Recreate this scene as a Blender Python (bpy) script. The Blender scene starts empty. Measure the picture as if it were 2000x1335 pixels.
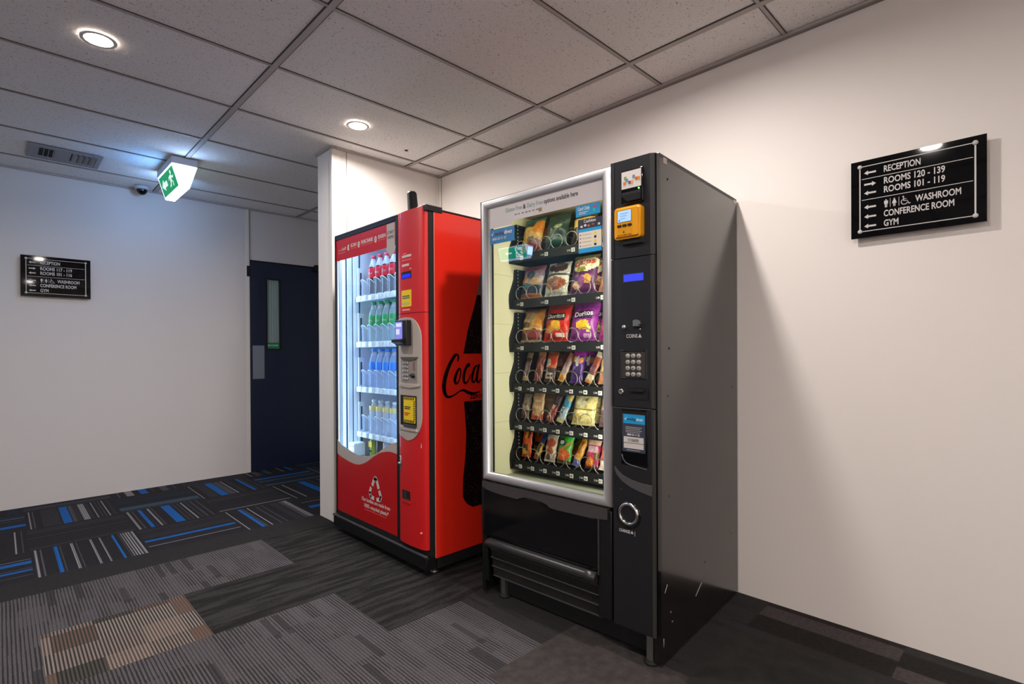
import bpy, bmesh, math, random
from mathutils import Matrix, Vector
random.seed(7)
sc = bpy.context.scene
COL = sc.collection
PI = math.pi

# ------------------------------------------------------------------ camera
cd = bpy.data.cameras.new('camera')
cam = bpy.data.objects.new('camera', cd)
COL.objects.link(cam)
fw = Vector((0.70062, 0.71352, -0.0045)).normalized()
up0 = Vector((0, 0, 1))
rt = fw.cross(up0).normalized()
upv = rt.cross(fw).normalized()
roll = -0.0054
r2 = rt * math.cos(roll) + upv * math.sin(roll)
u2 = upv * math.cos(roll) - rt * math.sin(roll)
M = Matrix((r2, u2, -fw)).transposed().to_4x4()
M.translation = Vector((0, 0, 1.128))
cam.matrix_world = M
cd.sensor_width = 36.0
cd.lens = 36.0 * 1021 / 2000
cd.shift_y = 24.5 / 2000
cd.clip_start = 0.02
sc.camera = cam

# ------------------------------------------------------------------ world, view, light level
w = bpy.data.worlds.new('world')
sc.world = w
w.use_nodes = True
w.node_tree.nodes['Background'].inputs[0].default_value = (0.8, 0.78, 0.8, 1)
w.node_tree.nodes['Background'].inputs[1].default_value = 0.05
sc.view_settings.view_transform = 'Standard'
sc.view_settings.look = 'None'
sc.view_settings.gamma = 1
sc.view_settings.use_curve_mapping = False
sc.view_settings.exposure = 0.46
sc.cycles.use_denoising = True
sc.cycles.max_bounces = 10
sc.cycles.diffuse_bounces = 7
sc.cycles.glossy_bounces = 4
sc.cycles.transparent_max_bounces = 12
sc.cycles.caustics_reflective = False
sc.cycles.caustics_refractive = False
DOWN_W = 15.0        # watts of one ceiling downlight
DOWN_C = (1.0, 0.915, 0.85)
EXIT_W = 1.25
EXIT_E = 3.0
H = 2.497            # ceiling height
XR, YB, XE, YS = 2.4624, 5.29, 1.591, 3.321

# ------------------------------------------------------------------ materials
def lin(hexs):
    hexs = hexs.lstrip('#')
    v = [int(hexs[i:i + 2], 16) / 255 for i in (0, 2, 4)]
    return tuple((c / 12.92 if c <= .04045 else ((c + .055) / 1.055) ** 2.4) for c in v) + (1,)
MATS = {}
def mat(name, col, rough=.5, metal=0, spec=.5, emit=None, es=0, coat=0, bump=0, bscale=200, trans=0, ior=1.45):
    if name in MATS: return MATS[name]
    m = bpy.data.materials.new(name); m.use_nodes = True
    nt = m.node_tree; b = nt.nodes['Principled BSDF']
    b.inputs['Base Color'].default_value = lin(col) if isinstance(col, str) else tuple(col) + (1,)
    b.inputs['Roughness'].default_value = rough
    b.inputs['Metallic'].default_value = metal
    b.inputs['Specular IOR Level'].default_value = spec
    b.inputs['Coat Weight'].default_value = coat
    b.inputs['Coat Roughness'].default_value = .08
    if emit:
        b.inputs['Emission Color'].default_value = lin(emit)
        b.inputs['Emission Strength'].default_value = es
    if bump:
        tc = nt.nodes.new('ShaderNodeTexCoord'); n = nt.nodes.new('ShaderNodeTexNoise'); bp = nt.nodes.new('ShaderNodeBump')
        n.inputs['Scale'].default_value = bscale
        n.inputs['Detail'].default_value = 3
        bp.inputs['Strength'].default_value = bump
        bp.inputs['Distance'].default_value = .002
        nt.links.new(tc.outputs['Object'], n.inputs['Vector'])
        nt.links.new(n.outputs['Fac'], bp.inputs['Height'])
        nt.links.new(bp.outputs['Normal'], b.inputs['Normal'])
    MATS[name] = m
    return m
def glass_mat(name, tint=(1, 1, 1), rough=0.0, ior=1.5, scale=1.0):
    if name in MATS: return MATS[name]
    m = bpy.data.materials.new(name); m.use_nodes = True
    nt = m.node_tree; nt.nodes.clear()
    o = nt.nodes.new('ShaderNodeOutputMaterial'); mx = nt.nodes.new('ShaderNodeMixShader')
    t = nt.nodes.new('ShaderNodeBsdfTransparent'); g = nt.nodes.new('ShaderNodeBsdfGlossy'); f = nt.nodes.new('ShaderNodeFresnel')
    t.inputs[0].default_value = tuple(tint) + (1,)
    g.inputs['Roughness'].default_value = rough
    f.inputs[0].default_value = ior
    ml = nt.nodes.new('ShaderNodeMath'); ml.operation = 'MULTIPLY'; ml.inputs[1].default_value = scale
    ge = nt.nodes.new('ShaderNodeNewGeometry'); fr = nt.nodes.new('ShaderNodeMath'); fr.operation = 'SUBTRACT'; fr.inputs[0].default_value = 1
    nt.links.new(ge.outputs['Backfacing'], fr.inputs[1])          # reflect at the outer surface only
    m2 = nt.nodes.new('ShaderNodeMath'); m2.operation = 'MULTIPLY'
    nt.links.new(f.outputs[0], ml.inputs[0]); nt.links.new(ml.outputs[0], m2.inputs[0]); nt.links.new(fr.outputs[0], m2.inputs[1]); nt.links.new(m2.outputs[0], mx.inputs[0])
    nt.links.new(t.outputs[0], mx.inputs[1]); nt.links.new(g.outputs[0], mx.inputs[2])
    nt.links.new(mx.outputs[0], o.inputs[0])
    MATS[name] = m
    return m
def haze_plastic(name, col, opacity):
    if name in MATS: return MATS[name]
    m = bpy.data.materials.new(name); m.use_nodes = True
    nt = m.node_tree; b = nt.nodes['Principled BSDF']
    b.inputs['Base Color'].default_value = lin(col); b.inputs['Roughness'].default_value = .15
    b.inputs['Alpha'].default_value = opacity
    MATS[name] = m
    return m
class NT:
    """small helper to wire procedural materials"""
    def __init__(s, name, rough=.9, spec=.3):
        s.m = bpy.data.materials.new(name); s.m.use_nodes = True
        s.t = s.m.node_tree; s.b = s.t.nodes['Principled BSDF']
        s.b.inputs['Roughness'].default_value = rough
        s.b.inputs['Specular IOR Level'].default_value = spec
        tc = s.t.nodes.new('ShaderNodeTexCoord'); s.co = tc.outputs['Object']
        sx = s.t.nodes.new('ShaderNodeSeparateXYZ'); s.l(s.co, sx.inputs[0])
        s.x, s.y, s.z = sx.outputs
    def l(s, a, b): s.t.links.new(a, b)
    def math(s, op, a, b=None, c=None):
        n = s.t.nodes.new('ShaderNodeMath'); n.operation = op
        for i, v in enumerate((a, b, c)):
            if v is None: continue
            if isinstance(v, (int, float)): n.inputs[i].default_value = v
            else: s.l(v, n.inputs[i])
        return n.outputs[0]
    def noise(s, scale=(1, 1, 1), sc_=1, detail=2, off=(0, 0, 0)):
        mp = s.t.nodes.new('ShaderNodeMapping'); mp.inputs['Scale'].default_value = scale; mp.inputs['Location'].default_value = off
        s.l(s.co, mp.inputs[0])
        n = s.t.nodes.new('ShaderNodeTexNoise'); n.inputs['Scale'].default_value = sc_; n.inputs['Detail'].default_value = detail
        s.l(mp.outputs[0], n.inputs['Vector'])
        return n.outputs['Fac']
    def ramp(s, f, stops, const=False):
        n = s.t.nodes.new('ShaderNodeValToRGB'); e = n.color_ramp.elements
        n.color_ramp.interpolation = 'CONSTANT' if const else 'LINEAR'
        while len(e) < len(stops): e.new(.5)
        for i, (p, c) in enumerate(stops):
            e[i].position = p; e[i].color = lin(c) if isinstance(c, str) else (c, c, c, 1)
        s.l(f, n.inputs[0])
        return n.outputs[0]
    def mix(s, f, a, b, mode='MIX'):
        n = s.t.nodes.new('ShaderNodeMix'); n.data_type = 'RGBA'; n.blend_type = mode
        for i, v in ((0, f), (6, a), (7, b)):
            if isinstance(v, (int, float)): n.inputs[i].default_value = v
            elif isinstance(v, str): n.inputs[i].default_value = lin(v)
            else: s.l(v, n.inputs[i])
        return n.outputs[2]
    def bump(s, h, st=.5, d=.002):
        n = s.t.nodes.new('ShaderNodeBump'); n.inputs['Strength'].default_value = st; n.inputs['Distance'].default_value = d
        s.l(h, n.inputs['Height']); s.l(n.outputs[0], s.b.inputs['Normal'])
    def out(s, c):
        s.l(c, s.b.inputs['Base Color']); return s.m

def carpet_fibre(t, c, amt=.5):
    n = t.noise(sc_=300, detail=3)
    t.bump(n, .8, .004)
    return t.mix(amt, c, t.ramp(n, [(.36, .12), (.64, 1.0)]), 'MULTIPLY')
def m_plain(name, a, b, scale=(1, 1, 1), s=60):
    t = NT(name); n = t.noise(scale, s, 3)
    return t.out(carpet_fibre(t, t.ramp(n, [(.35, a), (.65, b)])))
def m_grey(name, light, dark, pitch=80):
    """tile with tufted ribs along Y: fine dark lines broken into lengths, a few bare and a few solid blocks"""
    t = NT(name)
    def cell(fx, fy, ox=0):
        cb = t.t.nodes.new('ShaderNodeCombineXYZ'); t.l(t.math('FLOOR', t.math('MULTIPLY', t.x, fx)), cb.inputs[0])
        t.l(t.math('FLOOR', t.math('ADD', t.math('MULTIPLY', t.y, fy), ox)), cb.inputs[1])
        wn = t.t.nodes.new('ShaderNodeTexWhiteNoise'); t.l(cb.outputs[0], wn.inputs[0]); return wn.outputs[0]
    f = t.math('FRACT', t.math('MULTIPLY', t.x, pitch))
    fine, mid, big = cell(pitch, 11), cell(pitch / 5, 5.5), cell(pitch / 9, 4.1)
    wid = t.math('ADD', t.math('ADD', t.math('MULTIPLY', mid, .22), t.math('MULTIPLY', fine, .16)), .20)
    line = t.math('LESS_THAN', f, wid)
    line = t.math('MULTIPLY', line, t.math('SUBTRACT', 1, t.math('MULTIPLY', t.math('LESS_THAN', cell(pitch / 4, 5.0, .2), .25), .40)))
    blk = t.math('MULTIPLY', t.math('GREATER_THAN', cell(pitch / 2, 5.0, .37), .955), .7)
    d = t.math('MAXIMUM', line, blk)
    r = t.math('FRACT', t.math('ADD', t.math('MULTIPLY', t.y, 150.0), t.math('MULTIPLY', fine, .5)))
    c = t.mix(t.math('MULTIPLY', d, .85), light, dark)
    c = t.mix(t.math('MULTIPLY', t.math('LESS_THAN', r, .38), .34), c, dark)
    return t.out(carpet_fibre(t, c, .7))
def m_beige(name):
    t = NT(name)
    f = t.math('FRACT', t.math('MULTIPLY', t.x, 88))
    cb = t.t.nodes.new('ShaderNodeCombineXYZ'); t.l(t.math('FLOOR', t.math('MULTIPLY', t.x, 7.3)), cb.inputs[0]); t.l(t.math('FLOOR', t.math('MULTIPLY', t.y, 6.1)), cb.inputs[1])
    wn = t.t.nodes.new('ShaderNodeTexWhiteNoise'); t.l(cb.outputs[0], wn.inputs[0])
    a = t.ramp(wn.outputs[0], [(0, '#8b7d76'), (.25, '#6a564c'), (.42, '#8f857d'), (.70, '#4c4a42'), (.84, '#7c665c')], True)
    b = t.ramp(wn.outputs[0], [(0, '#33302f'), (.3, '#55453e'), (.5, '#2c2a2a'), (.72, '#232222'), (.86, '#3b3432')], True)
    return t.out(carpet_fibre(t, t.mix(t.math('LESS_THAN', f, .5), a, b), .35))
def m_streak(name, a, b):
    t = NT(name); n = t.noise((1.6, 13, 1), 2.2, 3)
    n2 = t.noise((60, 220, 1), 1, 2)
    c = t.ramp(t.math('ADD', t.math('MULTIPLY', n, .75), t.math('MULTIPLY', n2, .25)), [(.45, a), (.56, b)])
    return t.out(carpet_fibre(t, c, .7))
def m_stripe(name, c, c2, ax):
    """coloured stripe of tufts, ribbed along its length"""
    t = NT(name)
    f = t.math('FRACT', t.math('MULTIPLY', t.x if ax == 'V' else t.y, 90))
    return t.out(carpet_fibre(t, t.mix(t.math('MULTIPLY', t.math('LESS_THAN', f, .4), .7), c, c2), .35))

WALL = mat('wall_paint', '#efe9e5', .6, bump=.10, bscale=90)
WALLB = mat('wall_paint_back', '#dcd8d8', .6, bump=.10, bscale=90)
TRIMW = mat('trim_white', '#e9e4de', .4)
SEAM = mat('seam_grey', '#8d857f', .7)
BLACK = mat('black_plastic', '#141417', .35)
BLACKG = mat('black_gloss', '#08080b', .08)
BLACKM = mat('black_matte', '#0b0b0c', .7)
CHAR = mat('charcoal_door', '#1d1d21', .38, bump=.12, bscale=500)
CHARL = mat('charcoal_edge', '#3a3937', .35)
SIDE = mat('charcoal_side_panel', '#161413', .20, spec=.7, coat=.3, bump=.04, bscale=40)
SILVER = mat('silver_frame', '#b2b2b6', .36, .3)
CHROME = mat('chrome', '#d0d0d0', .15, 1)
STEEL = mat('steel', '#9a9a98', .35, .9)
GREYP = mat('grey_plastic', '#4d4c4d', .4)
CREAM = mat('cream_liner', '#e8e2c0', .5)
WHITE = mat('white_print', '#ece9e6', .45)
OFFW = mat('off_white_print', '#d6cfcc', .45)
RED = mat('red_panel', '#e72a1a', .28, coat=.3)
REDC = mat('red_column', '#d2161a', .42, coat=.1)
REDP = mat('red_print', '#c40d1c', .35)
REDD = mat('red_lower_panel', '#c01014', .3, coat=.2)
GREYB = mat('beige_grey_plastic', '#b3aaa2', .4)
GREYW = mat('grey_print', '#b9b2ae', .45)
TXTK = mat('black_print', '#1a1718', .5)
TXTG = mat('grey_text', '#5c6a68', .5)
TEAL = mat('teal_text', '#86aaa6', .5)
BLUEP = mat('blue_print', '#1e9fdc', .4)
BLUED = mat('deep_blue_print', '#0f74b4', .4)
NAVY = mat('navy_print', '#2c3549', .4)
YELL = mat('yellow_plastic', '#e9a00c', .35)
YELP = mat('yellow_print', '#f2d318', .4)
ORANGEP = mat('orange_print', '#dd6a1a', .4)
LCDB = mat('lcd_blue', '#2a34d0', .3, emit='#4450f0', es=.42)
LCDW = mat('lcd_white', '#9fc0e8', .3, emit='#a9c8ff', es=.4)
LCDP = mat('lcd_violet', '#8a8adf', .3, emit='#8c90ff', es=.3)
LEDG = mat('led_green', '#40ff60', .3, emit='#70ff60', es=2)
LEDB = mat('led_blue', '#1020c0', .3, emit='#1428ff', es=.6)
NAVYD = mat('door_navy', '#18233d', .4)
GALU = mat('push_plate_metal', '#9aa4b2', .35, .6)
GREEN = mat('exit_green', '#05a060', .4, emit='#00c070', es=.3)
EXITW = mat('exit_white', '#ffffff', .4, emit='#d3e2ff', es=EXIT_E)
EXITP = mat('exit_pictogram', '#ffffff', .4, emit='#f2fff8', es=.5)
EXITW2 = mat('exit_white_bright', '#ffffff', .4, emit='#b8d4ff', es=7)
GREEN2 = mat('exit_green_bright', '#05a070', .4, emit='#00c8a8', es=6)
EXITP2 = mat('exit_pictogram_bright', '#ffffff', .4, emit='#e8fbff', es=9)
EXITB = mat('exit_base', '#b9bcc4', .4)
LAMPW = mat('downlight_diffuser', '#ffffff', .4, emit='#fff1e2', es=14)
RIMW = mat('downlight_rim', '#e8e4de', .4)
LINW = mat('cool_liner', '#d9e2ea', .4)
TUBE = mat('cool_tube', '#ffffff', .4, emit='#cfe2ff', es=1.6)
WARMT = mat('warm_tube', '#ffffff', .4, emit='#fff4d0', es=1.2)
GLASS = glass_mat('window_glass', (.93, .96, .93), 0, 1.5, 1.0)
GLASSD = glass_mat('drink_glass', (.95, .97, .98), 0, 1.45, .7)
ACRYL = mat('sign_black_acrylic', '#060609', .04, spec=.3)
SIGNT = mat('sign_white', '#c9c6c6', .4)

# ------------------------------------------------------------------ mesh builder
class MB:
    def __init__(s): s.bm = bmesh.new(); s.ms = []
    def mi(s, m):
        if m not in s.ms: s.ms.append(m)
        return s.ms.index(m)
    def face(s, pts, m, smooth=False):
        f = s.bm.faces.new([s.bm.verts.new(p) for p in pts]); f.material_index = s.mi(m); f.smooth = smooth
        return f
    def box(s, x0, x1, y0, y1, z0, z1, m, bev=0, seg=2, mtx=None):
        b = bmesh.new()
        bmesh.ops.create_cube(b, size=1)
        for v in b.verts: v.co = Vector(((x0 + x1) / 2 + v.co.x * (x1 - x0), (y0 + y1) / 2 + v.co.y * (y1 - y0), (z0 + z1) / 2 + v.co.z * (z1 - z0)))
        if bev: bmesh.ops.bevel(b, geom=b.edges[:] , offset=bev, segments=seg, affect='EDGES', profile=.5)
        b.normal_update(); s.add(b, m, bool(bev), mtx, True)
    def add(s, b, m, smooth=False, mtx=None, flatax=False):
        i = s.mi(m); vm = {}
        for v in b.verts: vm[v] = s.bm.verts.new(mtx @ v.co if mtx else v.co)
        for f in b.faces:
            try: g = s.bm.faces.new([vm[v] for v in f.verts])
            except ValueError: continue
            g.material_index = i; g.smooth = smooth and (not flatax or max(abs(c) for c in f.normal) < .999)
        b.free()
    def prism(s, pts, axis, a, b, m, smooth=False):
        """pts: 2-D outline; axis 'y' means pts are (x,z) extruded from y=a to y=b, 'z': (x,y), 'x': (y,z)"""
        def P(p, d):
            return {'y': (p[0], d, p[1]), 'z': (p[0], p[1], d), 'x': (d, p[0], p[1])}[axis]
        va = [s.bm.verts.new(P(p, a)) for p in pts]; vb = [s.bm.verts.new(P(p, b)) for p in pts]
        i = s.mi(m); n = len(pts); fs = []
        ca, cb_ = (([s.bm.verts.new(v.co) for v in va], [s.bm.verts.new(v.co) for v in vb]) if smooth else (va, vb))
        fs.append(s.bm.faces.new(ca)); fs.append(s.bm.faces.new(cb_[::-1]))
        for k in range(n):
            f = s.bm.faces.new((va[k], vb[k], vb[(k + 1) % n], va[(k + 1) % n])); f.smooth = smooth; fs.append(f)
        for f in fs: f.material_index = i
    def strip(s, top, bot, y0, y1, m):
        """solid between two matching (x,z) polylines"""
        for k in range(len(top) - 1):
            s.prism([top[k], top[k + 1], bot[k + 1], bot[k]], 'y', y0, y1, m)
    def tube(s, pts, r, m, n=8, cap=True, closed=False):
        i = s.mi(m); rings = []; N = len(pts)
        pts = [Vector(p) for p in pts]
        for k, p in enumerate(pts):
            rr = r[k] if isinstance(r, (list, tuple)) else r
            d = (pts[min(k + 1, N - 1)] - pts[max(k - 1, 0)]).normalized()
            a = Vector((0, 0, 1)) if abs(d.z) < .9 else Vector((1, 0, 0))
            u = d.cross(a).normalized(); v = d.cross(u)
            rings.append([s.bm.verts.new(p + rr * (u * math.cos(2 * PI * j / n) + v * math.sin(2 * PI * j / n))) for j in range(n)])
        for k in range(N - 1):
            for j in range(n):
                f = s.bm.faces.new((rings[k][j], rings[k][(j + 1) % n], rings[k + 1][(j + 1) % n], rings[k + 1][j])); f.material_index = i; f.smooth = True
        if cap:
            for rg in (rings[0], rings[-1][::-1]):
                f = s.bm.faces.new(rg); f.material_index = i
    def lathe(s, prof, m, n=20, c=(0, 0, 0), axis='z', mats=None, a0=0, a1=2 * PI):
        """prof: list of (r, h) along the axis; mats: optional material for each segment"""
        full = abs(a1 - a0 - 2 * PI) < 1e-6
        cnt = n if full else n + 1
        def P(r, h, j):
            a = a0 + (a1 - a0) * j / n; x, y = r * math.cos(a), r * math.sin(a)
            q = {'z': (x, y, h), 'y': (x, h, y), 'x': (h, x, y)}[axis]
            return (c[0] + q[0], c[1] + q[1], c[2] + q[2])
        rings = []
        for r, h in prof:
            if r < 1e-6: rings.append([s.bm.verts.new(P(0, h, 0))])
            else: rings.append([s.bm.verts.new(P(r, h, j)) for j in range(cnt)])
        for k in range(len(prof) - 1):
            i = s.mi(mats[k] if mats else m)
            A, B = rings[k], rings[k + 1]
            for j in range(n):
                j2 = (j + 1) % cnt
                if len(A) == 1 and len(B) == 1: continue
                if len(A) == 1: vs = (A[0], B[j], B[j2])
                elif len(B) == 1: vs = (A[j], A[j2], B[0])
                else: vs = (A[j], A[j2], B[j2], B[j])
                f = s.bm.faces.new(vs); f.material_index = i; f.smooth = True
    def ring(s, x0, x1, z0, z1, prof, m, mats=None):
        """mitred rectangular frame; prof = (inset, y) points from the outer to the inner edge"""
        rows = []
        for d, y in prof:
            rows.append([s.bm.verts.new(p) for p in ((x0 + d, y, z0 + d), (x1 - d, y, z0 + d), (x1 - d, y, z1 - d), (x0 + d, y, z1 - d))])
        for k in range(len(rows) - 1):
            for j in range(4):
                f = s.bm.faces.new((rows[k][j], rows[k][(j + 1) % 4], rows[k + 1][(j + 1) % 4], rows[k + 1][j])); f.smooth = False; f.material_index = s.mi(m)
    def text(s, string, size, m, mtx, align='LEFT', bold=0.0, xs=1.0, ext=.0004, fit=None, warp=None, shear=0, spacing=1.0):
        """flat lettering; mtx maps text x,y to the surface. size is the cap height. fit: total width"""
        cu = bpy.data.curves.new('t', 'FONT'); cu.body = string; cu.size = size / .70; cu.align_x = align
        cu.offset = bold * size; cu.extrude = ext; cu.resolution_u = 3; cu.shear = shear; cu.space_character = spacing
        ob = bpy.data.objects.new('t', cu); COL.objects.link(ob)
        dg = bpy.context.evaluated_depsgraph_get(); me = bpy.data.meshes.new_from_object(ob.evaluated_get(dg))
        bpy.data.objects.remove(ob); bpy.data.curves.remove(cu)
        b = bmesh.new(); b.from_mesh(me); bpy.data.meshes.remove(me)
        if fit and b.verts:
            lo = min(v.co.x for v in b.verts); hi = max(v.co.x for v in b.verts)
            xs = fit / max(hi - lo, 1e-6)
        for v in b.verts:
            v.co.x *= xs
            q = mtx @ v.co
            v.co = warp(q) if warp else q
        s.add(b, m)
    def build(s, name, parent=None, loc=None):
        bmesh.ops.recalc_face_normals(s.bm, faces=s.bm.faces)
        me = bpy.data.meshes.new(name); s.bm.to_mesh(me); s.bm.free()
        for m in s.ms: me.materials.append(m)
        o = bpy.data.objects.new(name, me); COL.objects.link(o)
        if parent: o.parent = parent
        if loc: o.location = loc
        return o
def FR(x, y, z): return Matrix.Translation((x, y, z)) @ Matrix.Rotation(PI / 2, 4, 'X')          # reads from -y
def FX(x, y, z): return Matrix.Translation((x, y, z)) @ Matrix.Rotation(PI / 2, 4, 'Z') @ Matrix.Rotation(PI / 2, 4, 'X')   # reads from +x
def empty(name, loc, rz=0):
    o = bpy.data.objects.new(name, None); COL.objects.link(o); o.location = loc; o.rotation_euler = (0, 0, rz); o.empty_display_size = .1
    return o
def tag(o, label, cat, group=None):
    o['label'] = label; o['category'] = cat
    if group: o['group'] = group
    return o
def struct(o): o['kind'] = 'structure'; return o
def plabel(o, label): o['label'] = label; return o
def arc(cx, cz, r, a0, a1, n=8, rz=None):
    rz = rz or r
    return [(cx + r * math.cos(math.radians(a0 + (a1 - a0) * k / n)), cz + rz * math.sin(math.radians(a0 + (a1 - a0) * k / n))) for k in range(n + 1)]
def rrect(x0, x1, z0, z1, r, n=4):
    return arc(x1 - r, z1 - r, r, 0, 90, n) + arc(x0 + r, z1 - r, r, 90, 180, n) + arc(x0 + r, z0 + r, r, 180, 270, n) + arc(x1 - r, z0 + r, r, 270, 360, n)
def area(name, loc, d, size, size_y, watts, col, parent=None, shape='RECTANGLE', spread=PI):
    l = bpy.data.lights.new(name, 'AREA'); l.shape = shape; l.size = size; l.size_y = size_y; l.energy = watts; l.color = col; l.spread = spread
    o = bpy.data.objects.new(name, l); COL.objects.link(o); o.location = loc
    o.rotation_euler = Vector(d).to_track_quat('-Z', 'Y').to_euler()
    if parent: o.parent = parent
    return o

# ------------------------------------------------------------------ floor
X0, X1, Y0 = -2.6, 2.75, -3.6
GREY = m_grey('carpet_grey_rib', '#69656a', '#1d1c1f')
GREY2 = m_grey('carpet_grey_fine', '#3d3a3c', '#1a191a', 110)
BEIGE = m_beige('carpet_beige_patch')
STREAK = m_streak('carpet_dark_streak', '#171617', '#373536')
PLAIN = m_plain('carpet_plain_charcoal', '#222023', '#2c2a2d')
TAUPE = m_plain('carpet_taupe', '#3d3838', '#4c4645', s=26)
CHARC = m_plain('carpet_mottled_charcoal', '#272727', '#353433', s=14)
NIGHT = m_plain('carpet_dark_navy', '#1a1920', '#22212a')
BRN = m_plain('carpet_brown_black', '#171412', '#241f1e')
REDB = m_plain('carpet_red_brown', '#241b1a', '#2e2423')
TPL = m_plain('carpet_light_taupe', '#443d3d', '#50494a')
STR = {}
for k, (a, b) in {'w': ('#9a979c', '#45434a'), 'g': ('#56545b', '#24232a'), 'b': ('#0a68bc', '#083f7c'), 'c': ('#42566a', '#243242'), 'd': ('#1c2a3e', '#141c28'), 'm': ('#33323a', '#1b1a20')}.items():
    STR[k] = {ax: m_stripe('carpet_stripe_%s_%s' % (k, ax), a, b, ax) for ax in 'VH'}
fl = MB()
def rect(x0, x1, y0, y1, m):
    x0, x1, y0, y1 = max(x0, X0), min(x1, X1), max(y0, Y0), min(y1, YB + .1)
    if x1 - x0 > 1e-4 and y1 - y0 > 1e-4: fl.face([(x0, y0, 0), (x1, y0, 0), (x1, y1, 0), (x0, y1, 0)], m)
# striped tiles: (offset, width, colour) across a 0.5 m tile, stripes as long as the tile
LAY = {
    (0, 2, 'V'): [(.02, .008, 'w'), (.04, .006, 'g'), (.085, .09, 'm'), (.185, .045, 'b'), (.235, .02, 'g'), (.255, .03, 'm'), (.29, .035, 'w'), (.33, .02, 'm'), (.365, .008, 'w'), (.39, .006, 'g'), (.41, .006, 'g'), (.43, .008, 'w'), (.455, .02, 'm')],
    (1, 2, 'H'): [(.03, .01, 'c'), (.06, .09, 'c'), (.165, .012, 'd'), (.2, .01, 'd'), (.27, .1, 'd'), (.42, .006, 'g')],
    (2, 2, 'V'): [(.015, .007, 'w'), (.06, .07, 'm'), (.14, .055, 'b'), (.2, .05, 'g'), (.26, .012, 'w'), (.3, .03, 'm'), (.38, .025, 'b'), (.42, .006, 'g'), (.46, .006, 'g')],
    (0, 1, 'H'): [(.03, .01, 'g'), (.08, .008, 'm'), (.14, .008, 'm'), (.2, .01, 'm'), (.27, .006, 'g'), (.35, .01, 'm'), (.4, .012, 'g'), (.45, .01, 'g')],
    (1, 1, 'V'): [(.02, .012, 'w'), (.05, .006, 'g'), (.085, .02, 'b'), (.11, .012, 'd'), (.14, .012, 'w'), (.165, .006, 'g'), (.225, .055, 'b'), (.3, .006, 'g'), (.325, .006, 'g'), (.35, .01, 'w'), (.38, .006, 'g'), (.41, .01, 'g'), (.45, .006, 'g')],
    (2, 1, 'H'): [(.05, .012, 'w'), (.1, .008, 'm'), (.16, .01, 'm'), (.23, .008, 'd'), (.3, .008, 'm'), (.38, .012, 'g'), (.44, .008, 'g')],
    (0, 0, 'V'): [(.015, .012, 'w'), (.04, .008, 'g'), (.1, .018, 'b'), (.125, .006, 'g'), (.175, .012, 'w'), (.2, .006, 'g'), (.265, .01, 'w'), (.31, .008, 'w'), (.37, .012, 'b'), (.403, .005, 'g'), (.414, .006, 'w'), (.426, .007, 'w'), (.439, .008, 'w'), (.453, .009, 'w'), (.468, .012, 'w')],
    (1, 0, 'H'): [(.1, .008, 'w'), (.14, .01, 'd'), (.2, .035, 'b'), (.245, .01, 'd'), (.29, .03, 'm'), (.35, .006, 'g'), (.4, .012, 'm'), (.45, .008, 'g')],
    (2, 0, 'V'): [(.02, .008, 'w'), (.1, .022, 'b'), (.13, .006, 'g'), (.16, .008, 'w'), (.22, .006, 'g'), (.26, .006, 'g'), (.32, .05, 'm'), (.38, .012, 'g'), (.395, .012, 'g'), (.41, .012, 'w'), (.425, .016, 'w')],
    (-1, 0, 'H'): [(.08, .008, 'g'), (.15, .03, 'b'), (.2, .008, 'g'), (.28, .05, 'b'), (.36, .008, 'w'), (.43, .01, 'm')],
    (-1, 1, 'V'): [(.03, .03, 'b'), (.1, .006, 'g'), (.2, .05, 'm'), (.3, .04, 'b'), (.36, .01, 'w'), (.44, .008, 'w'), (.47, .006, 'g')],
    (-1, 2, 'H'): [(.05, .01, 'd'), (.12, .06, 'b'), (.2, .03, 'd'), (.3, .01, 'c'), (.36, .04, 'c'), (.44, .006, 'g')],
    (3, 0, 'H'): [(.05, .01, 'g'), (.12, .02, 'd'), (.18, .06, 'b'), (.27, .02, 'd'), (.35, .01, 'w'), (.43, .008, 'g')],
    (3, 1, 'V'): [(.03, .008, 'w'), (.1, .012, 'w'), (.17, .05, 'd'), (.24, .06, 'b'), (.33, .01, 'g'), (.4, .02, 'c')],
    (3, 2, 'H'): [(.05, .05, 'c'), (.14, .06, 'd'), (.22, .04, 'c'), (.32, .05, 'b'), (.42, .02, 'd')],
}
for i in range(-6, 6):
    for j in range(0, 4):
        x0, y0 = .12 + .5 * i, 3.57 + .51 * j
        V = (i + j) % 2 == 0
        L = LAY.get((i, j, 'V' if V else 'H'))
        if L is None:
            L = []; p = .02 + random.random() * .03
            while p < .46:
                wd = random.choice((.006, .008, .01, .012, .03, .05)); L.append((p, wd, random.choice('wggbmmdc') if wd > .02 else random.choice('wgggmb'))); p += wd + .012 + random.random() * .05
        p = 0; Lx = sorted(L); S = .5 if V else .51
        for o_, wd, k in Lx + [(S, 0, None)]:
            segs = [(p, min(o_, S), NIGHT)] + ([(o_, min(o_ + wd, S), STR[k]['V' if V else 'H'])] if k else [])
            for a, b, m in segs:
                if b > a:
                    if V: rect(x0 + a, x0 + b, y0, y0 + .51, m)
                    else: rect(x0, x0 + .5, y0 + a, y0 + b, m)
            p = max(p, o_ + wd)
rect(X0, X1, 3.33, 3.57, PLAIN)
def row(y0, y1, *segs):
    a = X0
    for b, m in segs:
        rect(a, b, y0, y1, m); a = b
row(2.83, 3.33, (1.13, GREY), (X1, STREAK))
row(2.34, 2.83, (.11, GREY), (.61, BEIGE), (X1, STREAK))
row(1.86, 2.34, (1.12, GREY), (1.95, STREAK), (X1, CHARC))
row(1.36, 1.86, (1.49, GREY), (X1, GREY2))
row(.86, 1.36, (1.21, GREY), (1.70, TAUPE), (X1, GREY2))
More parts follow.
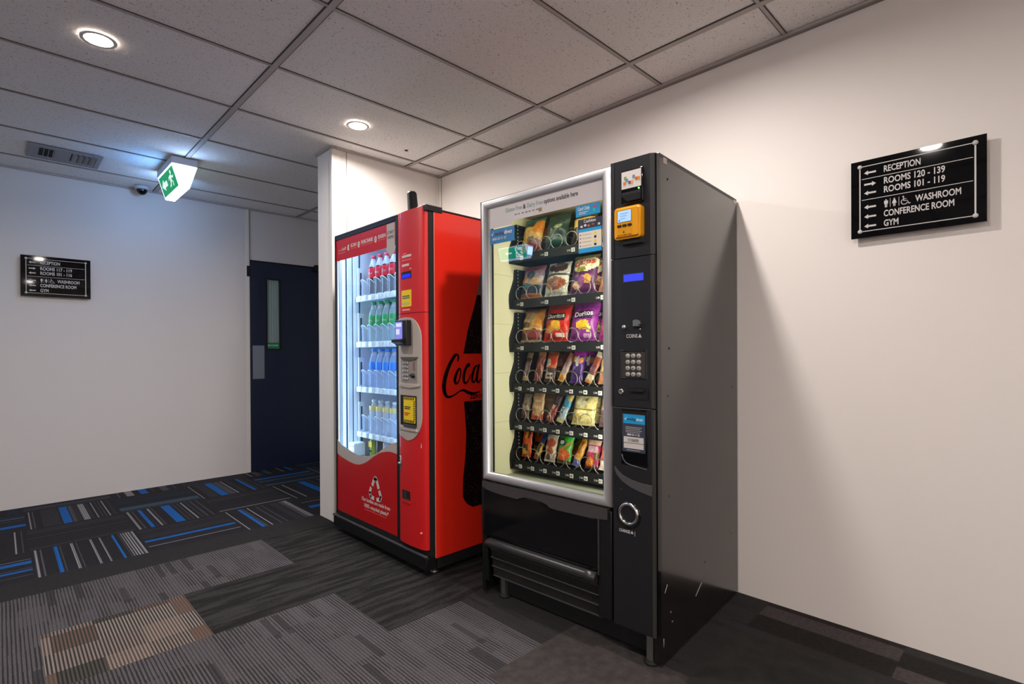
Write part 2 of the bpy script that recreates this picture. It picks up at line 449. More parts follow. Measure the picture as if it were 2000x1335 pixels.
row(.37, .86, (1.15, GREY), (1.66, TAUPE), (2.14, CHARC), (2.19, GREY2), (2.32, BRN), (2.425, TPL), (X1, REDB))
row(-.13, .37, (1.15, GREY), (1.68, CHARC), (2.19, GREY2), (2.28, TPL), (2.40, BRN), (X1, CHARC))
row(-.63, -.13, (.65, GREY), (1.65, TAUPE), (2.3, STREAK), (X1, BRN))
row(Y0, -.63, (1.15, GREY), (X1, STREAK))
struct(fl.build('floor'))

# ------------------------------------------------------------------ ceiling
t = NT('ceiling_tile', .9, .1)
n1 = t.noise(sc_=150, detail=2); n2 = t.noise(sc_=420, detail=1)
sp = t.ramp(n1, [(.30, 0.0), (.36, 1.0)])
c = t.mix(sp, '#a1989a', '#f4f0ee')
c = t.mix(.5, c, t.ramp(n2, [(.3, .72), (.5, 1.0)]), 'MULTIPLY')
t.bump(n1, .35, .002)
TILE = t.out(c)
TBAR = mat('ceiling_t_bar', '#b5aca8', .6)
TGAP = mat('ceiling_gap_shade', '#4e4846', .8)  # dark colour painted as the shadow gap beside each T-bar
cb = MB()
cb.face([(X0, Y0, H + .006), (X1, Y0, H + .006), (X1, YB, H + .006), (X0, YB, H + .006)], TILE)
ceil = struct(cb.build('ceiling'))
g = MB()
xl = [-2.66 + 1.205 * k + .0 for k in range(0, 5)]
xl = [.95 + 1.21 * k for k in range(-3, 2)]
yl = [.79 + .597 * k for k in range(-8, 8)]
for x in xl:
    if X0 < x < X1:
        g.box(x - .013, x + .013, Y0, YB, H, H + .008, TBAR); 
        for s_ in (-1, 1): g.box(x + s_ * .0155 - .0025, x + s_ * .0155 + .0025, Y0, YB, H + .003, H + .0075, TGAP)
for y in yl:
    if Y0 < y < YB:
        g.box(X0, X1, y - .007, y + .007, H + .0012, H + .008, TBAR)
        for s_ in (-1, 1): g.box(X0, X1, y + s_ * .009 - .002, y + s_ * .009 + .002, H + .003, H + .0075, TGAP)
gr = g.build('ceiling_grid', ceil)
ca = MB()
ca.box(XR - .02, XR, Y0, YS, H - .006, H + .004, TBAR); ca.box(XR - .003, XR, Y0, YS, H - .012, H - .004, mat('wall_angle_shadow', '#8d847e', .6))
ca.box(X0, X1, YB - .02, YB, H - .006, H + .004, TBAR)
ca.box(XE, XR, YS - .018, YS, H - .006, H + .004, TBAR); ca.box(XE - .018, XE, YS - .018, YS + .22, H - .006, H + .004, TBAR)
struct(ca.build('trim_1'))

# ------------------------------------------------------------------ walls
def wall(name, x0, x1, y0, y1, m, z1=H + .1):
    b = MB(); b.box(x0, x1, y0, y1, 0, z1, m); return struct(b.build(name))
wall('wall_right', XR, XR + .1, Y0, YS, WALL)
wall('wall_return', XE, X1, YS, YS + .215, WALL)
wall('wall_rear_right', 2.62, 2.72, YS + .215, YB, WALL)
wall('wall_left', X0 - .1, X0, Y0, YB, WALL)
wall('wall_front', X0, XR + .1, Y0 - .1, Y0, WALL)
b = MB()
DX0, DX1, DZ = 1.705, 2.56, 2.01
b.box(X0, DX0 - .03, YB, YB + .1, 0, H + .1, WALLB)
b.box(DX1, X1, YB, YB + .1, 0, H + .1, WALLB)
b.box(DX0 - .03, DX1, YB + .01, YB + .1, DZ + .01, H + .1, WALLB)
struct(b.build('wall_back'))
b = MB()     # corner beads and panel joints
b.box(XE - .003, XE + .035, YS - .003, YS + .03, .0, H, TRIMW, .002)
b.box(1.692, 1.696, YS - .0025, YS, 0, H, SEAM)
b.box(XR - .0025, XR, YS - .045, YS - .041, 0, H, SEAM)
b.box(XR - .012, XR, YS - .012, YS, 0, H, TRIMW)
struct(b.build('trim_2'))
b = MB()
b.box(DX0 - .032, DX0, YB - .004, YB + .06, 0, H, TRIMW, .002)
b.box(DX0 - .004, DX0 + .002, YB - .006, YB + .01, DZ, H, SEAM)
struct(b.build('trim_3'))
# the dark door
d = struct(empty('door_1', (DX0, YB + .005, 0)))
W_ = DX1 - DX0
b = MB()
for a in ((0, .155, 0, 2.005), (.155, .285, 0, 1.165), (.155, .285, 1.855, 2.005), (.285, W_, 0, 2.005)):
    b.box(a[0], a[1], 0, .04, a[2] + .004, a[3], NAVYD)
b.build('door_leaf', d)
b = MB(); b.ring(.15, .29, 1.16, 1.86, [(0, -.001), (.0, -.006), (.012, -.006), (.014, .0)], BLACK); b.build('window_frame', d)
b = MB(); b.box(.155, .285, .018, .022, 1.165, 1.855, glass_mat('door_glass', (.93, .97, .97), .02, 1.5)); b.build('glass_pane', d)
b = MB(); b.box(.157, .283, .026, .03, 1.17, 1.85, mat('blind_grey', '#a3b0b2', .6)); 
for k in range(5): b.box(.165 + .024 * k, .18 + .024 * k, .024, .026, 1.17, 1.85, mat('blind_pale', '#c3cdcc', .6))
b.build('inner_blind', d)
b = MB(); b.box(.158, .282, .014, .0165, 1.178, 1.235, mat('green_sticker', '#0a8f5e', .4)); b.text('FIRE DOOR', .018, WHITE, FR(.168, .0135, 1.198), fit=.10, bold=.01); plabel(b.build('sticker', d), 'green sticker with white words at the foot of the pane')
b = MB(); b.box(.025, .132, -.003, 0, .885, 1.205, GALU, .001); plabel(b.build('push_plate', d), 'brushed metal push plate')
b = MB(); b.box(-.025, .006, -.014, .0, 1.86, 1.96, BLACKM, .002); b.build('hinge', d)
b = MB(); b.box(W_ - .23, W_ - .02, -.05, 0, 1.97, 2.035, BLACKM, .004); b.build('door_closer', d)
b = MB(); b.box(0, W_, -.004, .02, 2.005, 2.02, BLACKM); b.box(-.006, 0, -.006, .03, 0, 2.02, BLACKM); b.build('door_frame', d)

# ------------------------------------------------------------------ ceiling fittings
def downlight(x, y, label):
    r = empty('ceiling_downlight', (x, y, H))
    tag(r, label, 'ceiling light', 'recessed downlights')
    b = MB(); b.lathe([(.048, -.001), (.062, -.006), (.066, -.003), (.067, .0)], RIMW, 32); b.build('rim', r)
    b = MB(); b.lathe([(0, -.0035), (.049, -.0035)], LAMPW, 32); b.build('diffuser', r)
    area('downlight_lamp', (0, 0, -.012), (0, 0, -1), .10, .10, DOWN_W, DOWN_C, r, 'DISK', math.radians(171))
downlight(.32, 2.885, 'round recessed downlight in the ceiling tile at upper left')
downlight(1.555, 2.90, 'round recessed downlight just in front of the white wall end')
downlight(1.555, 1.15, 'round recessed downlight above the black snack machine')
downlight(.42, .53, 'round recessed downlight beside the viewer, mirrored in the black signs')
downlight(.42, -2.70, 'added unseen fill downlight far behind the viewer, middle of its row')  # downlights from here on are added, unseen, to lift the room's brightness
downlight(1.555, -2.70, 'added unseen fill downlight far behind the viewer near the right wall')
downlight(-.92, -2.70, 'added unseen fill downlight far behind the viewer, left in its row')
downlight(-2.15, -2.70, 'added unseen fill downlight in the far left corner behind the viewer')
downlight(-2.15, -.60, 'added unseen fill downlight at far left behind the viewer')

def exit_sign(x, y, label, EXITW, GREEN, EXITP):
    r = empty('exit_sign', (x, y, H)); tag(r, label, 'exit sign', 'lit exit signs')
    b = MB(); b.box(-.082, .082, -.228, .228, -.05, 0, EXITB, .006); b.build('base', r)
    b = MB(); b.prism([(-.078, -.05), (.078, -.05), (.030, -.207), (-.030, -.207)], 'y', -.22, .22, EXITW); b.build('diffuser', r)
    def sgn_m(side):
        """maps panel (u along length, v up the slope) onto the sloping side"""
        a = Vector((side * .030, 0, -.207)); up = Vector((side * .048, 0, .157)).normalized(); nrm = Vector((side * .157, 0, -.048)).normalized()
        ux = Vector((0, -side * -1, 0)) if side > 0 else Vector((0, -1, 0))
        m = Matrix((ux, up, nrm)).transposed().to_4x4(); m.translation = a + nrm * .0012
        return m
    for side in (-1, 1):
        mt = sgn_m(side)
        b = MB()
        b.box(-.205, .205, .012, .150, -.001, .0008, GREEN, mtx=mt); plabel(b.build('sign_panel', r), 'green exit panel')
        b = MB()
        def rr(x0, x1, y0, y1, m): b.box(x0, x1, y0, y1, .0008, .0016, m, mtx=mt)
        def poly(pts, m, z=.0018, k=1.0, ox=0, oy=0):
            b.face([mt @ Vector((ox + p[0] * k, oy + p[1] * k, z)) for p in pts], m)
        def man(m, ox, oy, k):
            """running figure about 0.064 tall, drawn round (0, 0.082)"""
            for P in ([(.020 + .009 * math.cos(q * PI / 5), .106 + .008 * math.sin(q * PI / 5)) for q in range(10)],
                      [(-.005, .098), (.018, .098), (.010, .078), (-.008, .080)],
                      [(-.008, .082), (.006, .078), (-.015, .060), (-.035, .058), (-.032, .064), (-.018, .067)],
                      [(.000, .080), (.010, .078), (.025, .070), (.020, .054), (.012, .056), (.016, .068)],
                      [(.016, .097), (.032, .088), (.045, .092), (.046, .087), (.031, .081), (.012, .09)],
                      [(-.004, .097), (-.025, .093), (-.028, .082), (-.022, .082), (-.02, .088), (-.002, .09)]):
                poly(P, m, .0018, k, ox, oy)
        if side > 0:
            rr(-.150, -.040, .020, .142, EXITP); man(GREEN, -.098, -.062, 1.75)
            poly([(.02, .092), (.08, .092), (.08, .108), (.125, .082), (.08, .056), (.08, .072), (.02, .072)], EXITP)
        else:
            poly([(-.02, .100), (-.10, .100), (-.10, .122), (-.175, .082), (-.10, .042), (-.10, .064), (-.02, .064)], EXITP)
            man(EXITP, .085, -.062, 1.75)
        b.build('pictogram', r)
    area('exit_sign_lamp', (0, -.225, -.12), (0, -1, -.1), .10, .10, EXIT_W * .5, (.30, .56, 1), r)
    area('exit_sign_lamp', (0, .225, -.12), (0, 1, -.1), .10, .10, EXIT_W * .8, (.24, .52, 1), r)
    area('exit_sign_lamp', (-.062, 0, -.12), (-1, 0, -.25), .30, .10, EXIT_W, (.14, .42, 1), r)
exit_sign(.937, 4.43, 'white wedge shaped lit exit sign on the ceiling near the dark door', EXITW, GREEN, EXITP)
exit_sign(-1.77, 4.27, 'lit exit sign further down the corridor, seen mirrored in the snack machine glass', EXITW2, GREEN2, EXITP2)

r = empty('security_camera', (.845, 5.17, H)); tag(r, 'small black dome camera on the ceiling by the far wall', 'camera')
b = MB(); b.lathe([(0, 0), (.052, 0), (.054, -.012), (.046, -.026), (0, -.026)], EXITB, 24); b.build('base', r)
b = MB(); b.lathe([(.038, -.026)] + [(.038 * math.cos(a * PI / 16), -.026 - .042 * math.sin(a * PI / 16)) for a in range(1, 9)], BLACKG, 24); b.build('dome', r)

r = empty('air_vent', (.335, 4.735, H)); tag(r, 'rectangular grey slotted air vent in the ceiling at left', 'vent')
VG = mat('vent_grey', '#8d8c90', .5)
b = MB(); b.ring(-.195, .195, -.155, .155, [(0, 0), (.002, .007), (.028, .009), (.034, .003)], VG)
for v in b.bm.verts: v.co = Vector((v.co.x, v.co.z, -v.co.y))
b.build('frame', r)
b = MB(); b.box(-.165, .165, -.125, .125, -.0015, .0, BLACKM); b.build('dark_duct', r)
b = MB(); b.box(-.165, -.135, -.125, .125, -.006, -.0015, VG); b.box(-.058, .028, -.125, .125, -.006, -.0015, VG); b.box(.150, .165, -.125, .125, -.006, -.0015, VG)
b.box(-.165, .165, .075, .125, -.0062, -.0015, VG); b.box(-.165, .165, -.125, -.105, -.0062, -.0015, VG); b.build('face_plate', r)
for k, (x, wid, ang) in enumerate([(-.1105, .006, -70), (-.0855, .006, -70), (-.062, .006, -70), (.050, .014, 30), (.080, .014, 30), (.110, .014, 30), (.140, .014, 30)]):
    b = MB(); mt = Matrix.Translation((x, -.015, -.007)) @ Matrix.Rotation(math.radians(ang), 4, 'Y')
    b.box(-wid, wid, -.09, .09, -.0012, .0012, VG, mtx=mt); b.build('slat', r)

o = MB(); o.lathe([(0, -.004), (.006, -.006), (.011, -.004), (.012, 0)], mat('sprinkler_dark', '#3a3230', .6), 12)
tag(o.build('ceiling_screw', loc=(1.985, 3.035, H + .005)), 'tiny dark screw cap in the ceiling tile near the inner corner', 'screw')

# ------------------------------------------------------------------ directory signs
def person_icon(b, x, z, h, mt, m, skirt):
    y0, y1 = -.0012, -.0002
    def P(pts): b.prism(pts, 'y', y0, y1, m)
    P(arc(x, z + h * .92, h * .075, 0, 330, 11))
    if skirt:
        P([(x - .10 * h, z + .82 * h), (x + .10 * h, z + .82 * h), (x + .24 * h, z + .36 * h), (x - .24 * h, z + .36 * h)])
        P([(x - .11 * h, z + .36 * h), (x - .02 * h, z + .36 * h), (x - .02 * h, z), (x - .11 * h, z)])
        P([(x + .02 * h, z + .36 * h), (x + .11 * h, z + .36 * h), (x + .11 * h, z), (x + .02 * h, z)])
    else:
        P([(x - .2 * h, z + .82 * h), (x + .2 * h, z + .82 * h), (x + .2 * h, z + .42 * h), (x + .13 * h, z + .42 * h), (x + .12 * h, z + .42 * h), (x - .13 * h, z + .42 * h), (x - .2 * h, z + .42 * h)])
        P([(x - .13 * h, z + .44 * h), (x - .015 * h, z + .44 * h), (x - .015 * h, z), (x - .11 * h, z)])
        P([(x + .015 * h, z + .44 * h), (x + .13 * h, z + .44 * h), (x + .11 * h, z), (x + .015 * h, z)])
def directory(loc, rz, label, rooms):
    r = empty('directory_sign', loc, rz); tag(r, label, 'sign', 'black directory signs')
    # local: x 0..0.402, z 0..0.302, y from -0.016 (face) to -0.010
    b = MB(); b.box(0, .402, -.030, -.024, 0, .302, ACRYL); b.build('panel', r)
    for x, z in ((.030, .0245), (.372, .0245), (.030, .2785), (.372, .2785)):
        b = MB(); b.lathe([(0, -.035), (.005, -.035), (.0078, -.033), (.0082, -.030), (.0082, 0)], SIGNT, 16, (x, 0, z), 'y'); b.build('standoff_stud', r)
    b = MB(); Y = -.0302
    def ln(x0, x1, z0, z1): b.box(x0, x1, Y - .0008, Y, z0, z1, SIGNT)
    ln(.028, .032, .0245, .2785); ln(.3695, .3745, .0245, .2785); ln(.03, .372, .023, .026); ln(.03, .372, .277, .280)
    ln(.036, .366, .2280, .2302); ln(.036, .366, .1462, .1484)
    rows = [(.2425, 'RECEPTION', .112, -1), (.1975, rooms[0], .182, 1), (.1635, rooms[1], .182, -1), (.1085, 'WASHROOM', .130, -1), (.0715, 'CONFERENCE ROOM', .208, -1), (.0345, 'GYM', .046, -1)]
    for z, s, wd, dr in rows:
        b.text(s, .0235, SIGNT, FR(.107 + (.098 if s == 'WASHROOM' else 0), Y, z), fit=wd, bold=.03)
        x0, x1, zc = .044, .083, z + .009
        if dr > 0: x0, x1 = x1, x0
        s_ = 1 if x1 > x0 else -1
        b.prism([(x0, zc), (x0 + s_ * .013, zc + .009), (x0 + s_ * .013, zc + .0035), (x1, zc + .0035), (x1, zc - .0035), (x0 + s_ * .013, zc - .0035), (x0 + s_ * .013, zc - .009)], 'y', Y - .0008, Y, SIGNT)
    b2 = MB()
    person_icon(b2, .121, .108, .031, None, SIGNT, False); person_icon(b2, .147, .108, .031, None, SIGNT, True)
    b2.box(.1335, .1348, -.0012, -.0002, .107, .140, SIGNT); b2.box(.1605, .1618, -.0012, -.0002, .107, .140, SIGNT)
    # wheelchair symbol
    c_, q = (.178, .118), []
    out_ = arc(c_[0], c_[1], .011, 110, 370, 14); inn = arc(c_[0], c_[1], .0085, 370, 110, 14)
    for k in range(14): b2.prism([out_[k], out_[k + 1], inn[13 - k], inn[14 - k]], 'y', -.0012, -.0002, SIGNT)
    b2.prism(arc(.1745, .1375, .0028, 0, 330, 9), 'y', -.0012, -.0002, SIGNT)
    b2.prism([(.1735, .134), (.1765, .134), (.1775, .121), (.1745, .121)], 'y', -.0012, -.0002, SIGNT)
    b2.prism([(.1748, .123), (.1865, .123), (.1865, .1205), (.1748, .1205)], 'y', -.0012, -.0002, SIGNT)
    b2.prism([(.1845, .123), (.1870, .1225), (.1925, .1105), (.1965, .1125), (.1965, .110), (.1915, .1075)], 'y', -.0012, -.0002, SIGNT)
    b2.prism([(.176, .1295), (.184, .1295), (.184, .1275), (.176, .1275)], 'y', -.0012, -.0002, SIGNT)
    for v in b2.bm.verts: v.co.y += Y; v.co.x -= .006; v.co.z -= .003
    b.add(b2.bm, SIGNT)
    b.build('lettering', r)
directory((XR, .540, 1.5705), -PI / 2, 'large black directory sign alone on the wall right of the snack machine', ('ROOMS 120 - 139', 'ROOMS 101 - 119'))
directory((.118, YB, 1.563), 0, 'black directory sign on the far wall left of the dark door', ('ROOMS 117 - 119', 'ROOMS 101 - 116'))

# ------------------------------------------------------------------ snack machine (local: x to the right, y into the machine, z up)
SN = empty('snack_vending_machine', (1.616, 1.852, 0), math.radians(-86.5))
tag(SN, 'black glass-fronted snack vending machine standing at the right wall', 'vending machine')
b = MB()                                                     # cabinet shell
b.box(.872, .90, 0, .78, .012, 1.832, SIDE, .002)
b.box(.0, .022, 0, .78, .012, 1.828, BLACK, .002)
b.box(.0, .90, .0, .78, 1.815, 1.830, BLACK, .001)
b.box(.02, .88, .765, .78, .06, 1.82, BLACK)
b.box(.02, .88, .06, .77, .06, .08, BLACKM)
b.box(.02, .70, .02, .77, .50, .535, BLACKM)
plabel(b.build('cabinet', SN), 'charcoal metal cabinet')
b = MB()                                                     # cream interior
b.box(.056, .066, .0, .62, .535, 1.80, CREAM); b.box(.695, .705, .0, .62, .535, 1.80, CREAM)
b.box(.056, .705, .62, .63, .535, 1.80, mat('dark_back_liner', '#0c0f12', .7, spec=.2)); b.box(.056, .705, .0, .62, 1.79, 1.80, CREAM)
b.box(.056, .705, .0, .62, .535, .548, mat('sill_grey', '#a2a390', .5))
for z in (.80, 1.03, 1.26, 1.49): b.box(.0659, .0662, .012, .60, z, z + .0015, mat('liner_seam', '#b4ae8c', .6))
for k in range(48): b.box(.0659, .0664, .012, .0175, .60 + k * .0235, .606 + k * .0235, BLACKM)
plabel(b.build('interior_liner', SN), 'cream interior lining')
b = MB(); b.box(.067, .073, .006, .012, .56, 1.70, BLACK); b.box(.0665, .069, .0125, .0135, .56, 1.70, mat('seal_olive', '#5a5b38', .6)); b.build('door_seal', SN)
for x, z in ((.09, .03), (.842, .0)):
    b = MB(); b.box(x, x + .026, z, z + .03, .012, .14, STEEL, .002); b.lathe([(0, 0), (.028, 0), (.028, .008), (.012, .014), (0, .014)], BLACKM, 14, (x + .013, z + .015, 0)); b.build('foot', SN)
# silver door frame and glass
b = MB()
prof = [(0, .0), (0, -.012), (.003, -.022), (.009, -.030), (.017, -.034), (.026, -.034), (.033, -.030), (.037, -.024), (.037, .004)]
b.ring(.030, .718, .541, 1.822, prof, SILVER)
for f in b.bm.faces: f.smooth = True
DFR = plabel(b.build('door_frame', SN), 'rounded silver door frame')
b = MB(); b.box(.066, .682, -.014, -.010, .577, 1.786, GLASS); plabel(b.build('door_glass', SN), 'clear glass window')
b = MB(); b.box(.067, .681, -.0146, -.0141, 1.706, 1.785, mat('banner_white', '#ddd6d8', .45)); b.box(.067, .215, -.0146, -.0141, 1.690, 1.706, mat('banner_white', '', 0))
b.build('banner', SN)
def gx(s, size, m, x, z, fit, bold=.0, y=-.0150): 
    b.text(s, size, m, FR(x, y, z), fit=fit, bold=bold)
b = MB()
gx('Gluten Free', .019, TEAL, .172, 1.747, .097); gx('&', .019, TXTK, .277, 1.746, .014, .03); gx('Dairy Free', .019, TEAL, .298, 1.746, .085)
gx('options available here', .019, TXTK, .390, 1.746, .172, .01)
for k in range(7): b.box(.228 + k * .020, .228 + k * .020 + random.uniform(.010, .016), -.0151, -.0144, 1.727, 1.731, TXTG)
b.box(.363, .380, -.0152, -.0144, 1.717, 1.733, mat('tan_print', '#a08a58', .5))
b.build('lettering', SN)
b = MB()
b.box(.078, .226, -.0158, -.0145, 1.618, 1.684, BLUED)
b.text('vending', .016, NAVY, FR(.106, -.0161, 1.655), fit=.058, bold=.02); b.text('direct', .016, WHITE, FR(.166, -.0161, 1.655), fit=.046, bold=.02)
b.prism([(.086, 1.664), (.092, 1.656), (.103, 1.673), (.092, 1.662)], 'y', -.0163, -.0158, WHITE)
b.text('0800 22 11 22', .011, OFFW, FR(.092, -.0161, 1.634), fit=.085)
plabel(b.build('sticker', SN), 'deep blue sticker at the top left of the glass')
b = MB()
b.box(.553, .665, -.0158, -.0145, 1.659, 1.701, BLUEP)
b.text('Card Only', .014, WHITE, FR(.562, -.0161, 1.682), fit=.056, bold=.02)
for k in range(2): b.box(.568, .61 - k * .01, -.0161, -.0158, 1.673 - k * .006, 1.676 - k * .006, OFFW)
b.box(.632, .650, -.0161, -.0158, 1.683, 1.692, mat('pink_print', '#c05a8a', .5)); b.box(.634, .642, -.0161, -.0158, 1.668, 1.681, mat('mint_print', '#35d0b0', .5))
plabel(b.build('sticker', SN), 'light blue sticker reading Card Only')
b = MB()
b.box(.563, .674, -.0158, -.0145, 1.513, 1.646, NAVY); b.box(.566, .671, -.0160, -.0157, 1.530, 1.598, mat('cream_print', '#e6dcc8', .5))
b.box(.566, .671, -.0161, -.0157, 1.596, 1.608, BLUEP); b.box(.566, .671, -.0161, -.0157, 1.515, 1.533, BLUEP)
b.text('Cashless', .012, WHITE, FR(.590, -.0161, 1.631), fit=.055)
for k, (x, cc) in enumerate(((.575, OFFW), (.592, WHITE), (.608, ORANGEP), (.628, mat('red_dot', '#b83a2a', .5)), (.655, OFFW))): b.box(x, x + .010, -.0162, -.0158, 1.614 + (k % 2) * .003, 1.622 + (k % 2) * .003, cc)
for k in range(4):
    z = 1.587 - k * .0145
    b.box(.572, .576, -.0163, -.016, z - .004, z + .001, NAVY); b.box(.582, .625, -.0163, -.016, z - .002, z, GREYW); b.box(.638, .648, -.0163, -.016, z - .006, z + .003, YELP if k % 2 == 0 else BLACK)
plabel(b.build('sticker', SN), 'navy and white sticker reading Cashless with a list of steps')
# control column
def colseg(z0, z1):
    b = MB()
    b.prism([(.722, .0), (.722, -.024), (.728, -.030), (.880, -.030), (.893, -.022), (.898, -.014), (.898, .0)], 'z', z0, z1, CHAR)
    for f in b.bm.faces: f.smooth = False
    return b
b = colseg(1.4705, 1.826); b.box(.7225, .735, -.034, -.028, 1.4705, 1.826, CHAR, .002); b.box(.893, .900, -.02, .012, 1.47, 1.824, BLACKG); b.build('control_panel', SN)
b = colseg(.926, 1.4675); b.box(.7225, .730, -.0325, -.028, .926, 1.4675, CHAR, .001); b.box(.882, .8935, -.031, -.02, .926, 1.4675, CHARL, .001); b.box(.893, .900, -.02, .012, .12, 1.47, BLACKG); b.build('control_panel', SN)
b = colseg(.118, .9225); b.box(.8835, .8945, -.031, -.02, .118, .9225, CHARL, .001); b.box(.724, .88, -.0304, -.0295, .9205, .9235, GREYP); b.build('control_panel', SN)
# card reader
cr_ = empty('card_reader', (0, 0, 0)); cr_.parent = SN
b = MB(); b.box(.769, .857, -.040, -.030, 1.662, 1.784, BLACKG, .003); b.build('housing', cr_)
b = MB(); b.box(.773, .851, -.0412, -.040, 1.716, 1.778, OFFW)
pc = [('#d9762a', .785), ('#5d86b8', .795), ('#7d9a4a', .788), ('#e39a4a', .815), ('#c25a2a', .833), ('#6a87a8', .822), ('#4a5a88', .806), ('#d88a30', .842)]
for k, (cc, x) in enumerate(pc): b.box(x - .005, x + .005, -.0418, -.0411, 1.731 + (k % 3) * .009, 1.742 + (k % 3) * .009, mat('print_' + cc[1:], cc, .5))
plabel(b.build('sticker', cr_), 'white picture sticker with coloured figures')
b = MB(); b.box(.775, .850, -.0425, -.040, 1.693, 1.703, BLACKM); b.prism([(.772, 1.692), (.853, 1.692), (.853, 1.668), (.80, 1.668)], 'y', -.050, -.040, BLACK); b.build('card_slot', cr_)
b = MB(); b.lathe([(0, -.0425), (.003, -.0425), (.003, -.04)], LEDG, 10, (.842, 0, 1.709), 'y'); b.build('status_light', cr_)
# yellow payment terminal
pt = empty('payment_terminal', (0, 0, 0)); pt.parent = SN
b = MB()
b.prism(rrect(.750, .857, 1.533, 1.648, .012), 'y', -.062, -.030, YELL)
bmesh.ops.bevel(b.bm, geom=[e for e in b.bm.edges if all(abs(v.co.y + .062) < 1e-5 for v in e.verts)], offset=.008, segments=3, affect='EDGES')
plabel(b.build('housing', pt), 'yellow plastic housing')
b = MB(); b.box(.767, .824, -.0630, -.0615, 1.592, 1.634, NAVY); b.box(.769, .823, -.0634, -.062, 1.593, 1.633, LCDW)
for k in range(3): b.box(.780, .812 - k * .006, -.0637, -.0633, 1.622 - k * .009, 1.6235 - k * .009, BLUEP)
b.box(.773, .779, -.0637, -.0633, 1.597, 1.601, BLUED); plabel(b.build('screen', pt), 'small pale blue screen')
for k in range(3):
    b = MB(); b.prism(rrect(.768 + k * .021, .784 + k * .021, 1.575, 1.583, .003), 'y', -.0655, -.061, BLACKM); b.build('button', pt)
b = MB(); b.prism([(.789, 1.556), (.793, 1.562), (.796, 1.556), (.793, 1.551)], 'y', -.0632, -.0618, mat('dark_amber', '#7a4a08', .5)); b.text('TAP OR INSERT CARD', .005, mat('dark_amber', '', 0), FR(.766, -.0624, 1.543), fit=.058); b.build('lettering', pt)
b = MB(); b.prism([(.770, -.03), (.86, -.03), (.85, -.045), (.78, -.045)], 'z', 1.515, 1.534, BLACKM); b.build('mounting_bracket', pt)
b = MB(); b.box(.771, .856, -.0312, -.0295, 1.379, 1.411, NAVY); b.box(.774, .853, -.0316, -.03, 1.382, 1.408, LCDB); plabel(b.build('display', SN), 'glowing blue text display')
# coin entry
ci = empty('coin_entry', (0, 0, 0)); ci.parent = SN
b = MB(); b.lathe([(0, -.042), (.007, -.042), (.0085, -.039), (.0085, -.030)], CHROME, 16, (.778, 0, 1.217), 'y'); b.build('reject_button', ci)
b = MB()
b.prism([(.815, 1.240), (.827, 1.243), (.842, 1.238), (.846, 1.226), (.834, 1.224), (.846, 1.219), (.815, 1.219)], 'y', -.040, -.030, STEEL)
b.box(.812, .850, -.0308, -.029, 1.208, 1.219, BLACKM); b.lathe([(0, -.034), (.004, -.034), (.004, -.03)], CHROME, 10, (.840, 0, 1.208), 'y'); b.build('coin_slot', ci)
b = MB(); b.text('COINS', .013, SIGNT, FR(.783, -.0302, 1.178), fit=.045, bold=.02); b.prism([(.831, 1.178), (.845, 1.178), (.838, 1.192)], 'y', -.0306, -.0300, SIGNT); b.build('lettering', ci)
# keypad
KEYM = mat('key_metal', '#b9b4ae', .3, .3)
kp = empty('keypad', (0, 0, 0)); kp.parent = SN
b = MB(); b.ring(.758, .866, 1.028, 1.134, [(0, -.030), (.003, -.033), (.006, -.030), (.009, -.026)], CHAR); b.box(.766, .858, -.0304, -.029, 1.036, 1.126, mat('keypad_plate', '#3a3835', .35)); b.build('plate', kp)
for i in range(3):
    for j in range(4):
        b = MB(); b.lathe([(0, -.036), (.0062, -.036), (.0082, -.0345), (.0088, -.030)], KEYM, 14, (.790 + i * .0222, 0, 1.112 - j * .0222), 'y')
        b.text('123456789*0#'[j * 3 + i], .006, TXTK, FR(.7885 + i * .0222, -.0362, 1.109 - j * .0222)); b.build('key', kp)
b = MB(); b.lathe([(0, -.034), (.004, -.034), (.004, -.037), (.010, -.036), (.011, -.030)], CHROME, 16, (.762, 0, .981), 'y'); b.lathe([(0, -.0365), (.0045, -.0365)], mat('lock_core', '#6a3a28', .5), 12, (.762, 0, .981), 'y'); b.build('lock', SN)
b = MB(); b.prism(rrect(.786, .872, .955, .998, .012), 'y', -.033, -.0295, BLACK); b.prism(rrect(.791, .867, .960, .991, .010), 'y', -.0335, -.033, BLACKM); b.prism(rrect(.800, .858, .985, .992, .003), 'y', -.042, -.033, CHAR); b.build('door_handle', SN)
# label recess
b = MB(); b.ring(.760, .867, .715, .918, [(0, -.0305), (.002, -.0325), (.004, -.0305)], BLACKG); b.box(.764, .863, -.0306, -.029, .719, .914, BLACKG)
b.tube([(.764, -.0315, .752), (.768, -.0315, .736), (.78, -.0315, .722), (.80, -.0315, .716), (.863, -.0315, .708)], .0022, GREYP, 6); b.build('label_recess', SN)
b = MB()
b.prism(rrect(.766, .858, .764, .902, .004), 'y', -.032, -.0304, mat('grey_navy_print', '#3a4152', .4)); b.box(.771, .857, -.0324, -.0318, .867, .900, BLUEP)
b.text('vending', .010, NAVY, FR(.786, -.0325, .879), fit=.034, bold=.02); b.text('direct', .010, WHITE, FR(.823, -.0325, .879), fit=.026, bold=.03)
b.prism([(.775, .885), (.780, .879), (.787, .892), (.780, .884)], 'y', -.0328, -.0322, WHITE)
for k in range(4): b.box(.780, .845 - (k % 2) * .006, -.0324, -.0319, .853 - k * .006, .855 - k * .006, GREYW)
b.text('0800 22 11 22', .007, WHITE, FR(.786, -.0322, .824), fit=.05, bold=.02)
b.box(.772, .852, -.0324, -.0318, .777, .819, OFFW); b.box(.772, .852, -.0327, -.0319, .796, .798, TXTG); b.text('V10690', .011, TXTG, FR(.789, -.0325, .802), fit=.044, bold=.03)
